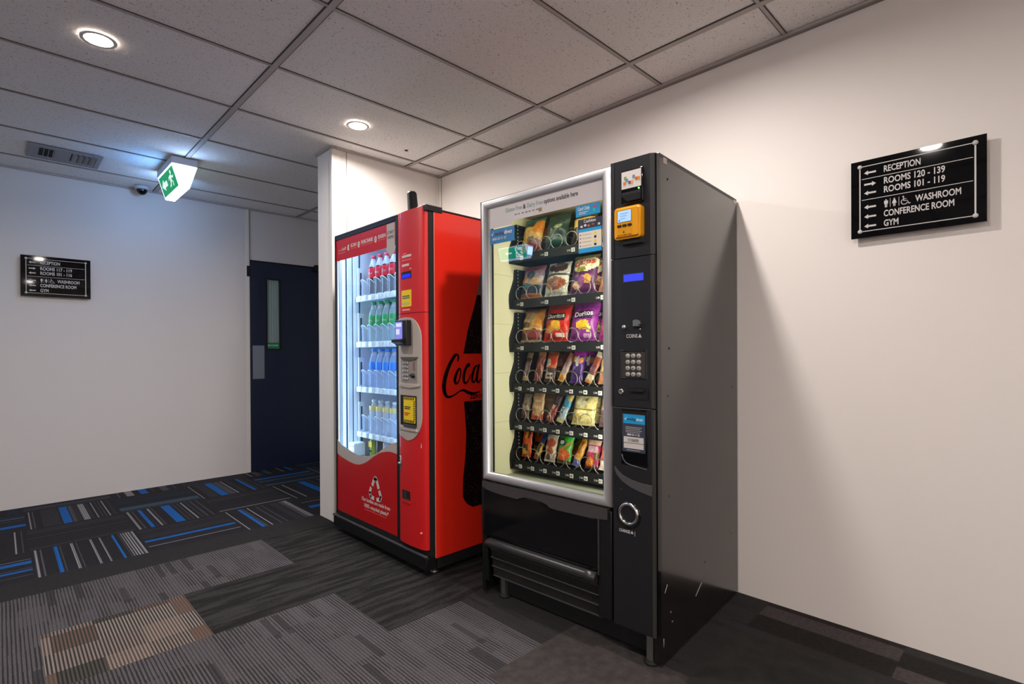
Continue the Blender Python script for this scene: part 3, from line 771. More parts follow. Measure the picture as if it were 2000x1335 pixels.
b.box(.785, .838, -.0324, -.0319, .770, .772, GREYW)
plabel(b.build('service_label', SN), 'blue and grey service label with a white number box')
b = MB()
tp = [(.734, .704), (.745, .690), (.765, .676), (.80, .664), (.84, .657), (.886, .655)]; bt = [(.734, .690), (.745, .671), (.765, .653), (.80, .636), (.84, .625), (.884, .617)]
b.strip(tp, bt, -.0335, -.0295, GREYP); plabel(b.build('swoosh_trim', SN), 'grey curved swoosh strip')
b = MB(); b.lathe([(.030, -.029), (.031, -.036), (.035, -.040), (.040, -.038), (.043, -.030)], CHROME, 36, (.790, 0, .537), 'y'); b.lathe([(0, -.022), (.031, -.024), (.032, -.032)], BLACKG, 30, (.790, 0, .537), 'y')
b.lathe([(.043, -.030), (.047, -.034), (.049, -.0295)], BLACKG, 36, (.790, 0, .533), 'y'); b.build('change_cup', SN)
b = MB(); b.text('CHANGE', .011, SIGNT, FR(.750, -.0302, .466), fit=.045, bold=.03); b.prism([(.797, .467), (.809, .467), (.803, .478)], 'y', -.0306, -.0300, SIGNT); b.box(.814, .8155, -.0306, -.03, .460, .478, SIGNT); b.build('lettering', SN)
b = MB(); b.lathe([(0, -.032), (.003, -.032), (.004, -.03)], CHAR, 10, (.758, 0, .620), 'y'); b.build('screw', SN)
# delivery flap
fp = empty('delivery_flap', (0, 0, 0)); fp.parent = SN
b = MB(); b.prism([(.0, .275), (-.022, .285), (-.026, .30), (-.026, .50), (-.02, .515), (.0, .515)], 'x', .040, .655, BLACKG); b.build('flap_panel', fp)
b = MB()
xs = [.034, .06, .10, .16, .22, .25, .262, .29, .33, .38, .41, .425, .46, .52, .60, .66, .700]
bots = [.512, .503, .497, .493, .4915, .4915, .498, .5065, .509, .506, .500, .489, .4865, .487, .4885, .491, .497]
b.strip([(x, .536) for x in xs], list(zip(xs, bots)), -.033, -.004, mat('lip_grey', '#454143', .3))
plabel(b.build('flap_lip', fp), 'dark grey curved lip with a hand notch')
b = MB(); b.tube([(.262, -.0275, .497), (.29, -.0275, .505), (.33, -.0275, .507), (.38, -.0275, .504), (.41, -.0275, .498), (.425, -.0275, .488), (.64, -.0275, .486)], .0016, CHARL, 6); b.build('flap_edge', fp)
b = MB(); b.box(.655, .716, -.026, .0, .115, .528, BLACK, .004); b.box(.655, .662, -.030, -.02, .275, .515, CHARL, .002); b.build('post', SN)
b = MB(); b.prism([(.0, .07), (-.004, .07), (-.012, .26), (-.024, .33), (-.026, .515), (0, .515)], 'x', .024, .048, BLACK); b.build('post', SN)
b = MB(); b.tube([(.060, -.014, .240), (.064, -.024, .254), (.078, -.028, .262)] + [(x, -.028, .262) for x in (.2, .4, .6, .652)], [.014, .020, .022, .022, .022, .022, .022], mat('pipe_grey', '#2b292a', .3), 16); plabel(b.build('bumper_rail', SN), 'dark grey rounded rail below the flap')
b = MB(); b.prism([(.018, .232), (-.010, .232), (.014, .092), (.03, .092)], 'x', .064, .652, BLACKM)
for k in range(0, 84):
    x = .070 + k * .0069
    b.prism([(-.0105, .232), (-.0125, .232), (.0115, .094), (.0135, .094)], 'x', x, x + .002, CHARL)
b.build('vent_grille', SN)
for k, z in enumerate((.228, .187, .144, .098)):
    y = -.012 + (.232 - z) / .14 * .024
    b = MB(); b.box(.062, .654, y - .003, y + .003, z - .0022, z + .0022, STEEL if k else CHARL); b.build('grille_bar', SN)
b = MB(); b.box(.062, .872, .05, .06, .012, .30, BLACKM); b.build('kick_plate', SN)
# side panel details
b = MB(); b.box(.90, .9012, .032, .058, 1.802, 1.823, mat('pale_pink_sticker', '#d8bdb8', .5)); b.box(.9011, .9015, .04, .052, 1.807, 1.816, GREYW); b.build('sticker', SN)
b = MB(); b.box(.90, .901, .738, .775, 1.806, 1.822, GREYB); b.build('sticker', SN)
for y, z in ((.066, 1.752), (.073, 1.139), (.062, .966), (.070, .60), (.077, .174), (.72, .965), (.70, .30), (.40, .26), (.09, .135)):
    b = MB(); b.lathe([(0, .903), (.0035, .9025), (.005, .90)], BLACKG if z > 1 else GREYP, 10, (0, y, z), 'x'); b.build('rivet', SN)
for pts in ([(.9005, .03, .26), (.9005, .05, .285)], [(.9005, .30, .155), (.9005, .36, .19)], [(.9005, .02, .10), (.9005, .02, .07)]):
    b = MB(); b.tube(pts, .0011, GREYW, 4); b.build('scratch', SN)
b = MB(); b.box(.677, .681, .002, .012, .62, 1.68, WARMT); plabel(b.build('light_strip', SN), 'warm white light strip inside the door')
area('cabinet_lamp', (.672, .020, 1.15), (-1, .75, 0), .02, 1.05, 2.3, (1, .95, .80), SN, spread=math.radians(140))
area('cabinet_lamp', (.40, .03, 1.783), (0, .35, -1), .5, .03, .6, (1, .95, .78), SN)

# trays and coils
TRY = mat('tray_black', '#0a0c0e', .6, spec=.3)
WIRE = mat('coil_wire', '#a8a49c', .3, .85)
ZT = [1.590, 1.374, 1.168, .978, .797, .612]
PITCH = .0735
TX0, TX1, TYF = .080, .668, .138
def helix(r, ph, hand):
    """spring of nearly flat loops, stepping back to the next loop along the tray floor"""
    b = MB(); pts = []; pit = .088
    for k in range(4):
        for q in range(25):
            a = -PI / 2 + hand * (.30 + (2 * PI - .60) * q / 24)
            pts.append((r * math.cos(a), .004 + pit * k, r * math.sin(a)))
    b.tube(pts, .0019, WIRE, 5)
    return b
coil_mesh = {}
def coil(parent, x, z, r, ph, hand):
    k = (r, ph, hand)
    if k not in coil_mesh:
        o = helix(r, ph, hand).build('coil', parent); coil_mesh[k] = o.data
    else:
        o = bpy.data.objects.new('coil', coil_mesh[k]); COL.objects.link(o); o.parent = parent
    o.location = (x, TYF + .006, z)
for rI, z in enumerate(ZT):
    tr = empty('product_tray', (0, 0, 0)); tr.parent = SN
    b = MB()
    b.box(TX0, TX1, TYF, .60, z - .006, z - .003, TRY)
    b.prism([(TYF - .012, z - .038), (TYF + .004, z - .038), (TYF + .004, z + .003), (TYF - .002, z + .003)], 'x', TX0, TX1, TRY)
    for k in range(9 if rI > 2 else 5):
        x = TX0 + k * PITCH * (1 if rI > 2 else 2)
        b.box(x - .0012, x + .0012, TYF + .02, .59, z - .004, z + .003, TRY)
    b.build('tray_base', tr)
    b = MB()
    b.prism([(TYF - .014, z - .040), (TYF - .018, z + .0), (TYF - .016, z + .03), (TYF + .004, z + .075), (TYF + .016, z + .105), (TYF + .020, z + .150), (.50, z + .150), (.50, z - .04)], 'x', TX0 - .0135, TX0 - .002, mat('side_guard', '#0e1213', .6, spec=.3))
    b.prism([(TYF + .022, z + .0), (TYF + .022, z + .152), (.55, z + .152), (.55, z + .0)], 'x', TX0 - .0015, TX0 + .0, mat('rail_dark', '#0a0f16', .6, spec=.3))
    b.build('side_guard', tr)
    b = MB()
    for k in range(6): b.box(TX0 + .003, TX0 + .0035, TYF + .03, TYF + .034, z + .055 + k * .017, z + .062 + k * .017, OFFW)
    b.build('hole_strip', tr)
    ncol = 8 if rI > 2 else 4
    pw = (TX1 - TX0) / ncol
    for k in range(ncol):
        xc = TX0 + pw * (k + .5)
        b = MB()
        y = TYF - .0105
        tx = xc - .012 if ncol == 8 else xc - .035
        b.box(tx + .016, tx + .034, y - .0016, y, z - .030, z - .013, OFFW)
        b.text('%d%d' % (rI + 1, k + 1), .009, TXTK, FR(tx + .0185, y - .0018, z - .026), bold=.03)
        b.text('2.50', .008, GREYW, FR(tx - .008, y - .0004, z - .0255), fit=.018)
        b.build('price_tag', tr)
        if ncol == 8: coil(tr, xc, z + .033, .0315, -PI * .35, -1)
        else:
            coil(tr, xc - .033, z + .033, .0315, -PI * .1, 1)
            coil(tr, xc + .033, z + .033, .0315, PI * 1.1, -1)

# ------------------------------------------------------------------ drink machine (local: x right, y in, z up)
CK = empty('drink_vending_machine', (1.545, 3.174, 0), -PI / 2)
tag(CK, 'red glass-fronted drink vending machine against the white wall end', 'vending machine')
CW = 1.014
b = MB()
b.box(CW - .02, CW, .026, .82, .082, 1.855, RED, .004); b.box(CW - .001, CW + .0012, .0262, .0285, .09, 1.83, mat('pale_edge', '#d9a8a0', .4))
b.box(.0, .018, .026, .82, .082, 1.855, BLACK, .002); b.box(0, CW, .026, .82, 1.845, 1.858, BLACK, .002)
b.box(.01, CW - .01, .80, .815, .08, 1.85, BLACK); b.box(.01, CW - .01, .04, .80, .08, .10, BLACKM); b.box(.74, .755, .03, .78, .09, 1.84, BLACKM)
plabel(b.build('cabinet', CK), 'bright red cabinet')
b = MB(); b.box(.03, CW - .004, .04, .80, .03, .085, BLACKM); b.box(CW - .05, CW - .01, .06, .20, .032, .07, mat('foot_metal', '#6c625c', .5, .6)); b.build('base_frame', CK)
for x, y in ((.10, .07), (.97, .05), (.10, .75), (.95, .75)):
    b = MB(); b.lathe([(0, 0), (.022, 0), (.022, .010), (.009, .014), (.009, .04), (0, .04)], STEEL, 14, (x, y, 0)); b.build('foot', CK)
b = MB(); b.box(-.004, CW, -.028, .03, .034, .098, BLACK, .003); b.box(-.006, CW + .001, -.034, -.016, .098, .110, mat('skirt_edge', '#4b4a4c', .3, .3), .004); b.box(.0, CW, -.012, .03, .108, .125, BLACKM); b.build('skirt', CK)
b = MB(); b.box(CW - .03, CW + .0045, -.024, .078, 1.838, 1.868, BLACK, .002); b.box(.80, CW - .02, -.018, .08, 1.857, 1.870, BLACK, .002); b.build('hinge_cover', CK)
b = MB(); b.box(CW - .012, CW - .002, -.004, .03, .10, 1.85, BLACKM); b.build('gasket', CK)
# door with window
b = MB()
b.ring(.0, .755, .122, 1.874, [(0, .022), (0, -.008), (.004, -.012), (.009, -.012), (.010, -.002)], BLACK)
b.box(.008, .748, -.010, .018, 1.842, 1.868, mat('frame_blue_black', '#1b2433', .2), .002); b.box(.719, .750, -.011, .018, .13, 1.86, BLACK)
plabel(b.build('door_frame', CK), 'black door frame')
b = MB(); b.box(.009, .720, -.004, .0, .130, 1.842, GLASSD); plabel(b.build('door_glass', CK), 'clear glass window')
def wave(pts, n=40):
    """smooth curve through the outline points"""
    out = []
    for k in range(len(pts) - 1):
        p0, p1, p2, p3 = pts[max(k - 1, 0)], pts[k], pts[k + 1], pts[min(k + 2, len(pts) - 1)]
        for i in range(8):
            t_ = i / 8
            out.append(tuple(.5 * ((2 * p1[a]) + (-p0[a] + p2[a]) * t_ + (2 * p0[a] - 5 * p1[a] + 4 * p2[a] - p3[a]) * t_ * t_ + (-p0[a] + 3 * p1[a] - 3 * p2[a] + p3[a]) * t_ ** 3) for a in (0, 1)))
    return out + [pts[-1]]
XW = [.009, .065, .12, .17, .23, .29, .35, .40, .45, .50, .55, .60, .65, .70, .7185]
WT = wave(list(zip(XW, [.580, .553, .541, .530, .520, .514, .517, .525, .539, .555, .580, .605, .626, .640, .643])))
RT_ = wave(list(zip(XW, [.490, .475, .466, .459, .455, .459, .476, .498, .524, .548, .566, .577, .582, .579, .577])))
YD = -.0042
b = MB(); b.strip(WT, RT_, YD - .0012, YD, GREYW); plabel(b.build('wave_band', CK), 'light grey wave band')
b = MB(); b.strip(RT_, [(p[0], .131) for p in RT_], YD - .0012, YD, REDD); plabel(b.build('door_panel', CK), 'red lower door panel')
b = MB()
# recycling loop: three bent arrows
cx, cz, Y = .480, .345, YD - .0014
def band(pts, wdt):
    for k in range(len(pts) - 1):
        p, q = Vector(pts[k]), Vector(pts[k + 1]); d_ = (q - p).normalized(); n_ = Vector((-d_.y, d_.x)) * wdt / 2; e_ = d_ * wdt * .28
        b.prism([tuple(p - e_ + n_), tuple(q + e_ + n_), tuple(q + e_ - n_), tuple(p - e_ - n_)], 'y', Y - .0008, Y, OFFW)
band([(cx - .032, cz + .020), (cx - .012, cz + .058), (cx, cz + .064), (cx + .012, cz + .058), (cx + .034, cz + .014)], .022)
band([(cx - .052, cz - .004), (cx - .064, cz - .030), (cx - .054, cz - .052), (cx - .022, cz - .056)], .022)
band([(cx + .044, cz - .006), (cx + .060, cz - .034), (cx + .052, cz - .052), (cx + .018, cz - .056)], .022)
b.build('recycling_symbol', CK)
b = MB()
b.text('Our bottles are made from', .0215, OFFW, FR(.320, Y, .254), fit=.315, bold=.018)
b.text('100% recycled plastic*', .0215, OFFW, FR(.345, Y, .219), fit=.27, bold=.018)
b.box(.352, .595, Y - .0006, Y, .204, .2065, mat('pink_red_print', '#d2716c', .5))
b.build('lettering', CK)
b = MB(); b.box(.009, .7185, YD - .0012, YD, 1.710, 1.840, REDP); plabel(b.build('header_banner', CK), 'red header banner')
b = MB(); Y = YD - .0014
b.text('Swift', .021, OFFW, FR(.088, Y, 1.768), fit=.056, bold=.01, shear=.2); b.text('Quench', .014, mat('pale_red_print', '#e08a88', .5), FR(.036, Y, 1.769), fit=.050, shear=.1); b.box(.040, .135, Y - .0005, Y, 1.755, 1.7575, GREYW)
for x, n_, wd, s_, u in ((.176, '1', .070, 'SCAN', .066), (.305, '2', .135, 'PURCHASE', .13), (.500, '3', .078, 'EARN', .075)):
    c0 = arc(x, 1.776, .0135, 0, 360, 18, .019)
    b.prism(c0[:-1], 'y', Y - .0006, Y, OFFW)
    b.text(n_, .018, REDP, FR(x - .004, Y - .0008, 1.767), fit=.009, bold=.03)
    b.text(s_, .021, OFFW, FR(x + .028, Y, 1.774), fit=wd, bold=.035); b.box(x + .03, x + .03 + u, Y - .0005, Y, 1.763, 1.7655, mat('pale_red_print', '', 0))
b.build('lettering', CK)
b = MB()
b.prism([(.622, 1.838), (.704, 1.838), (.704, 1.716), (.716, 1.700), (.664, 1.652), (.612, 1.700), (.622, 1.716)], 'y', Y - .0012, Y, GREYW)
b.text('START', .0165, TXTK, FR(.626, Y - .0014, 1.781), fit=.072, bold=.0); b.text('HERE', .0165, TXTK, FR(.630, Y - .0014, 1.755), fit=.062, bold=.0)
plabel(b.build('arrow_sticker', CK), 'grey arrow sticker reading START HERE')
# control column
CPRO = [(.755, .02), (.755, -.004), (.758, -.014), (.764, -.022), (.775, -.028), (.80, -.033), (.84, -.036), (.88, -.037), (.92, -.0355), (.96, -.032), (.99, -.027), (1.003, -.020), (1.008, -.008), (1.008, .02)]
def yc(x):
    for k in range(1, len(CPRO) - 2):
        (xa, ya), (xb, yb_) = CPRO[k], CPRO[k + 1]
        if xa <= x <= xb and xb > xa: return ya + (yb_ - ya) * (x - xa) / (xb - xa)
    return -.02
def onc(off):
    return lambda q: Vector((q.x, yc(q.x) - off + q.y, q.z))
def decal(b, pts, th, m, off=0.0):
    """plate of thickness th that follows the column's curved face; pts is a convex outline in (x,z)"""
    xs_ = sorted(set([p[0] for p in pts] + [c_[0] for c_ in CPRO if min(p[0] for p in pts) < c_[0] < max(p[0] for p in pts)]))
    def zr(x):
        zs = []
        for k in range(len(pts)):
            (xa, za), (xb, zb) = pts[k], pts[(k + 1) % len(pts)]
            if abs(xa - xb) < 1e-9:
                if abs(x - xa) < 1e-9: zs += [za, zb]
            elif min(xa, xb) - 1e-9 <= x <= max(xa, xb) + 1e-9: zs.append(za + (zb - za) * (x - xa) / (xb - xa))
        return min(zs), max(zs)
    for k in range(len(xs_) - 1):
        xa, xb = xs_[k], xs_[k + 1]
        if xb - xa < 1e-5: continue
        (a0, a1), (b0, b1) = zr(xa), zr(xb)
        ya, yb_ = yc(xa) - off, yc(xb) - off
        P = [(xa, ya, a0), (xb, yb_, b0), (xb, yb_, b1), (xa, ya, a1)]
        v0 = [b.bm.verts.new((p[0], p[1] + .002, p[2])) for p in P]; v1 = [b.bm.verts.new((p[0], p[1] - th, p[2])) for p in P]
        i = b.mi(m)
        for q in ((v1[0], v1[1], v1[2], v1[3]), (v0[0], v0[1], v1[1], v1[0]), (v0[1], v0[2], v1[2], v1[1]), (v0[2], v0[3], v1[3], v1[2]), (v0[3], v0[0], v1[0], v1[3])):
            b.bm.faces.new(q).material_index = i
b = MB(); b.prism(CPRO, 'z', 1.333, 1.862, REDC, True); b.build('control_column', CK)
b = MB()
b.prism(CPRO, 'z', .135, 1.330, REDC, True)
b.build('control_column', CK)
b = MB(); b.prism([(x, y + .003) for x, y in CPRO], 'z', 1.3295, 1.3335, BLACKM); b.build('seam', CK)
# antenna on the top
b = MB(); b.lathe([(0, 0), (.034, 0), (.034, .010), (.029, .018), (.026, .118), (.022, .126), (0, .126)], BLACK, 20)
b.box(-.032, -.020, -.012, .012, .01, .112, BLACK, .003)
for v in b.bm.verts: v.co = Matrix.Translation((.822, .035, 1.858)) @ Matrix.Rotation(math.radians(-7), 4, 'Y') @ v.co
b.build('antenna', CK)
# small slots and stickers
b = MB(); decal(b, rrect(.812, .905, 1.512, 1.548, .006), .0015, BLACKM); decal(b, rrect(.822, .900, 1.515, 1.534, .004), .003, LEDB); plabel(b.build('note_slot', CK), 'dark slot glowing blue')
b = MB()
for k, (z, x0, x1) in enumerate(((1.640, .825, .86), (1.622, .818, .905), (1.606, .818, .905), (1.576, .818, .885), (1.558, .89, .905))):
    decal(b, [(x0, z), (x1, z), (x1, z + (.012 if k in (1, 3) else .004)), (x0, z + (.012 if k in (1, 3) else .004))], .0008, mat('pale_red_print', '', 0) if k in (0, 2) else OFFW)
b.build('lettering', CK)
b = MB(); decal(b, rrect(.811, .904, 1.366, 1.452, .004), .0015, YELP)
for z in (1.418, 1.408): decal(b, [(.822, z), (.892, z), (.892, z + .006), (.822, z + .006)], .0024, TXTG)
for k in range(4): decal(b, [(.820 + k * .021, 1.376), (.828 + k * .021, 1.376), (.828 + k * .021, 1.388), (.820 + k * .021, 1.388)], .0024, GREYW)
plabel(b.build('sticker', CK), 'yellow square sticker')
b = MB(); decal(b, [(.818, 1.347), (.89, 1.347), (.89, 1.354), (.818, 1.354)], .0008, mat('cream_red', '#e8b49a', .5)); b.build('lettering', CK)
# grey pocket panel with reader, keypad, bill slot
pk = empty('payment_panel', (0, 0, 0)); pk.parent = CK
out = [(.776, .700), (.776, 1.306), (.84, 1.312), (.88, 1.310)] + [(.88 + .104 * math.sin(a * PI / 16), 1.196 + .114 * math.cos(a * PI / 16)) for a in range(1, 9)] + [(.984, .80)] + [(.86 + .124 * math.cos(a * PI / 16), .80 - .125 * math.sin(a * PI / 16)) for a in range(1, 9)]
out = out[::-1]
b = MB(); decal(b, out, .004, GREYB); plabel(b.build('panel', pk), 'rounded grey panel')
b = MB(); b.box(.803, .906, -.072, -.034, 1.165, 1.296, BLACK, .005); b.prism([(-.034, 1.165), (-.072, 1.172), (-.094, 1.182), (-.094, 1.196), (-.072, 1.20), (-.034, 1.20)], 'x', .806, .89, BLACK); b.build('card_reader', pk)
b = MB(); b.box(.812, .874, -.0735, -.071, 1.200, 1.287, LCDP); b.box(.818, .868, -.0742, -.073, 1.262, 1.280, mat('lcd_pale', '#cfd6ff', .3, emit='#cfd8ff', es=.4)); b.box(.818, .850, -.0742, -.073, 1.222, 1.250, mat('lcd_pale', '', 0)); plabel(b.build('reader_screen', pk), 'violet lit screen')
b = MB(); decal(b, rrect(.812, .955, .975, 1.100, .006), .002, mat('keypad_recess', '#938b84', .4), .004); b.build('keypad_plate', pk)
b = MB(); decal(b, [(.806, 1.106), (.962, 1.106), (.945, 1.092), (.90, 1.086), (.85, 1.088), (.82, 1.095)][::-1], .006, mat('hood_dark', '#57504b', .5), .004); b.build('keypad_hood', pk)
for i in range(3):
    for j in range(5):
        b = MB(); x, z = .838 + i * .0195, 1.075 - j * .0205
        b.box(x - .0065, x + .0065, yc(x) - .0105, yc(x) - .004, z - .0065, z + .0065, CHROME, .002); b.build('key', pk)
b = MB(); b.box(.926, .936, yc(.93) - .009, yc(.93) - .004, 1.040, 1.082, mat('slot_pinkish', '#7c6258', .5)); b.build('coin_slot', pk)
b = MB(); b.lathe([(0, -.052), (.011, -.052), (.012, -.036)], BLACK, 14, (.928, 0, 1.012), 'y'); b.box(.90, .928, -.048, -.040, 1.006, 1.018, BLACK); b.build('lock', pk)
b = MB(); decal(b, [(.790, .965), (.975, .965), (.972, .957), (.90, .948), (.79, .955)][::-1], .008, GREYB, .004); b.build('ledge', pk)
b = MB(); decal(b, rrect(.800, .948, .752, .908, .003), .0012, BLACKM, .004); b.build('bill_recess', pk)
b = MB(); decal(b, rrect(.836, .938, .768, .900, .003), .0015, YELP, .0055)
for k in range(7):
    x = .840 + k * .0135
    decal(b, [(x, .886), (x + .006, .886), (x + .012, .899), (x + .006, .899)], .0012, TXTK, .0072); decal(b, [(x, .770), (x + .006, .770), (x + .012, .783), (x + .006, .783)], .0012, TXTK, .0072)
for k in range(9):
    z = .784 + k * .0112
    decal(b, [(.927, z), (.937, z + .005), (.937, z + .010), (.927, z + .005)], .0012, TXTK, .0072)
for z, x1, m_ in ((.847, .90, TXTK), (.838, .896, TXTK), (.815, .894, REDP), (.806, .88, REDP)): decal(b, [(.846, z), (x1, z), (x1, z + .0045), (.846, z + .0045)], .001, m_, .0072)
plabel(b.build('warning_sticker', pk), 'yellow warning sticker with black hazard edge')
b = MB(); decal(b, [(.838, .744), (.944, .744), (.944, .760), (.838, .760)], .006, mat('metal_lip', '#5d6066', .3, .7), .004); decal(b, [(.79, .728), (.955, .728), (.945, .740), (.79, .744)], .007, GREYB, .003); b.build('bill_lip', pk)
b = MB(); b.box(.778, .793, -.036, -.020, .505, .585, CHROME, .005); b.lathe([(0, -.046), (.007, -.046), (.008, -.03)], STEEL, 12, (.787, 0, .545), 'y'); plabel(b.build('door_lock', CK), 'chrome door lock')
b = MB(); decal(b, rrect(.806, .884, .362, .412, .006), .0012, mat('change_dark', '#23211d', .5)); decal(b, rrect(.840, .880, .366, .408, .004), .002, mat('change_metal', '#6b7066', .3, .6)); decal(b, rrect(.846, .882, .372, .411, .004), .0026, BLACKM); decal(b, [(.804, .350), (.886, .350), (.884, .362), (.806, .362)], .006, REDC)
b.build('change_cup', CK)
b = MB(); b.lathe([(0, -.037), (.004, -.037), (.006, -.030)], mat('pink_cap', '#f09080', .4), 10, (.975, 0, .218), 'y'); b.build('bolt', CK)
b = MB(); decal(b, [(.972, .648), (.979, .648), (.976, .672), (.974, .672)], .0008, GREYW); b.build('scratch', CK)
# interior
b = MB()
b.box(.020, .030, .004, .62, .40, 1.84, LINW); b.box(.722, .735, .004, .62, .40, 1.84, LINW); b.box(.02, .735, .62, .63, .40, 1.84, mat('cool_back', '#5a6a7c', .6))
b.box(.02, .735, .004, .62, 1.815, 1.84, LINW); b.box(.02, .735, .004, .62, .385, .40, LINW)
b.build('interior_liner', CK)
b = MB(); b.box(.030, .036, .046, .052, .41, 1.80, mat('slot_blue', '#1d2f4a', .5)); b.box(.030, .033, .092, .094, .41, 1.80, mat('slot_blue', '', 0)); b.box(.030, .035, .140, .146, .41, 1.80, mat('slot_blue', '', 0)); b.box(.030, .038, .056, .088, .42, 1.78, LINW, .002); b.box(.030, .038, .096, .136, .42, 1.78, LINW, .002)
b.build('side_rail', CK)
for x in (.012, .712):
    b = MB(); b.box(x, x + .006, .002, .010, .45, 1.72, TUBE); plabel(b.build('light_strip', CK), 'cool white light strip')
area('cabinet_lamp', (.040, .012, 1.13), (.75, .66, 0), .02, 1.25, 2.6, (.40, .66, 1), CK)
area('cabinet_lamp', (.700, .012, 1.13), (-.60, .80, 0), .02, 1.25, 2.0, (.36, .63, 1), CK)
area('cabinet_lamp', (.36, .03, 1.805), (0, .3, -1), .6, .03, 1.4, (.48, .72, 1), CK)
b = MB(); b.box(.036, .108, .06, .14, .47, .555, mat('white_bin', '#d5e0e8', .4), .006); b.box(.042, .102, .0585, .061, .530, .542, mat('bin_blue', '#8aa2bc', .4)); plabel(b.build('delivery_cup', CK), 'white delivery cup at the lower left')
ZS = [1.478, 1.186, .900, .612, .418]
CLEAR = haze_plastic('clear_guide', '#bcd2ee', .20)
SHELF = mat('shelf_white', '#cfdbe6', .35)
BX = [.105 + .0805 * k for k in range(8)]
for k, z in enumerate(ZS):
    sh = empty('bottle_shelf', (0, 0, 0)); sh.parent = CK
    b = MB(); b.box(.052, .715, .118, .60, z - .004, z + .004, SHELF); b.box(.052, .715, .106, .122, z - .022, z + .012, SHELF, .004)
    for x in BX: b.lathe([(.030, z - .018), (.033, z + .0), (.031, z + .014)], SHELF, 10, (x, .128, 0), 'z', a0=PI, a1=2 * PI)
    b.build('shelf_board', sh)
    b = MB(); b.box(.050, .060, .12, .16, z + .0, z + .20, SHELF); b.box(.060, .063, .132, .143, z + .02, z + .17, mat('slot_blue', '', 0)); b.build('end_post', sh)
    for x in BX:
        b = MB(); n = 10; hh = .108 if k < 4 else .04
        for q in range(n):
            a, a2 = PI + PI * q / n, PI + PI * (q + 1) / n
            top = lambda a: z + .012 + hh * (.62 + .38 * abs(math.sin(a)))
            p = [(x + .0365 * math.cos(t_), .157 + .0365 * math.sin(t_)) for t_ in (a, a2)]
            f = b.face([(p[0][0], p[0][1], z + .01), (p[1][0], p[1][1], z + .01), (p[1][0], p[1][1], top(a2)), (p[0][0], p[0][1], top(a))], CLEAR, True)
        b.tube([(x + .0365 * math.cos(PI + PI * q / n), .157 + .0365 * math.sin(PI + PI * q / n), z + .012 + hh * (.62 + .38 * math.sin(PI * q / n))) for q in range(n + 1)], .0022, SHELF, 5)
        b.build('bottle_guide', sh)
# Side panel artwork: bottle picture and brush-script lettering
XA = CW + .0004
t = NT('bottle_print', .3, .5)
n = t.t.nodes.new('ShaderNodeTexVoronoi'); n.inputs['Scale'].default_value = 95; t.l(t.co, n.inputs['Vector'])
n2_ = t.noise(sc_=30)
c = t.mix(t.math('MULTIPLY', t.math('LESS_THAN', n.outputs['Distance'], .16), t.math('GREATER_THAN', n2_, .47)), '#1a0b0b', '#9a8f8f')
BOTP = t.out(c)
def half(zs):  # half width of the contour bottle at height z
    P = [(.292, .11), (.31, .145), (.33, .168), (.363, .186), (.45, .184), (.58, .166), (.70, .160), (.80, .168), (.87, .174), (1.12, .176), (1.25, .145), (1.371, .100), (1.45, .076), (1.541, .058), (1.6, .05)]
    for k in range(len(P) - 1):
        if P[k][0] <= zs <= P[k + 1][0]:
            u = (zs - P[k][0]) / (P[k + 1][0] - P[k][0]); u = u * u * (3 - 2 * u) if 0 else u
            return P[k][1] + (P[k + 1][1] - P[k][1]) * u
    return .04
def bot(z0, z1, m, b, n=24):
    for k in range(n):
        a, c_ = z0 + (z1 - z0) * k / n, z0 + (z1 - z0) * (k + 1) / n
        b.prism([(.39 - half(a), a), (.39 + half(a), a), (.39 + half(c_), c_), (.39 - half(c_), c_)], 'x', XA, XA + .0006, m)
b = MB(); bot(.296, .868, BOTP, b); plabel(b.build('bottle_artwork', CK), 'printed dark lower half of a bottle')
b = MB(); bot(1.122, 1.44, BOTP, b); bot(1.44, 1.56, mat('bottle_neck_print', '#6a5a58', .3), b); plabel(b.build('bottle_artwork', CK), 'printed dark upper half of a bottle')
INK = mat('script_ink', '#0c0507', .35)
b = MB()
def stroke(pts, wd):
    """brush stroke: widths along a smooth curve on the side panel"""
    P = wave(pts); W = wave([(w_, 0) for w_ in wd])
    N = len(P); L_, R_ = [], []
    for k in range(N):
        d_ = Vector(P[min(k + 1, N - 1)]) - Vector(P[max(k - 1, 0)]); d_.normalize(); n_ = Vector((-d_.y, d_.x)) * W[k][0] / 2
        L_.append(Vector(P[k]) + n_); R_.append(Vector(P[k]) - n_)
    for k in range(N - 1):
        q = [L_[k], L_[k + 1], R_[k + 1], R_[k]]
        for x_ in (XA + .001,):
            f = b.bm.faces.new([b.bm.verts.new((x_ + .0006, v.x, v.y)) for v in q]); f.material_index = b.mi(INK)
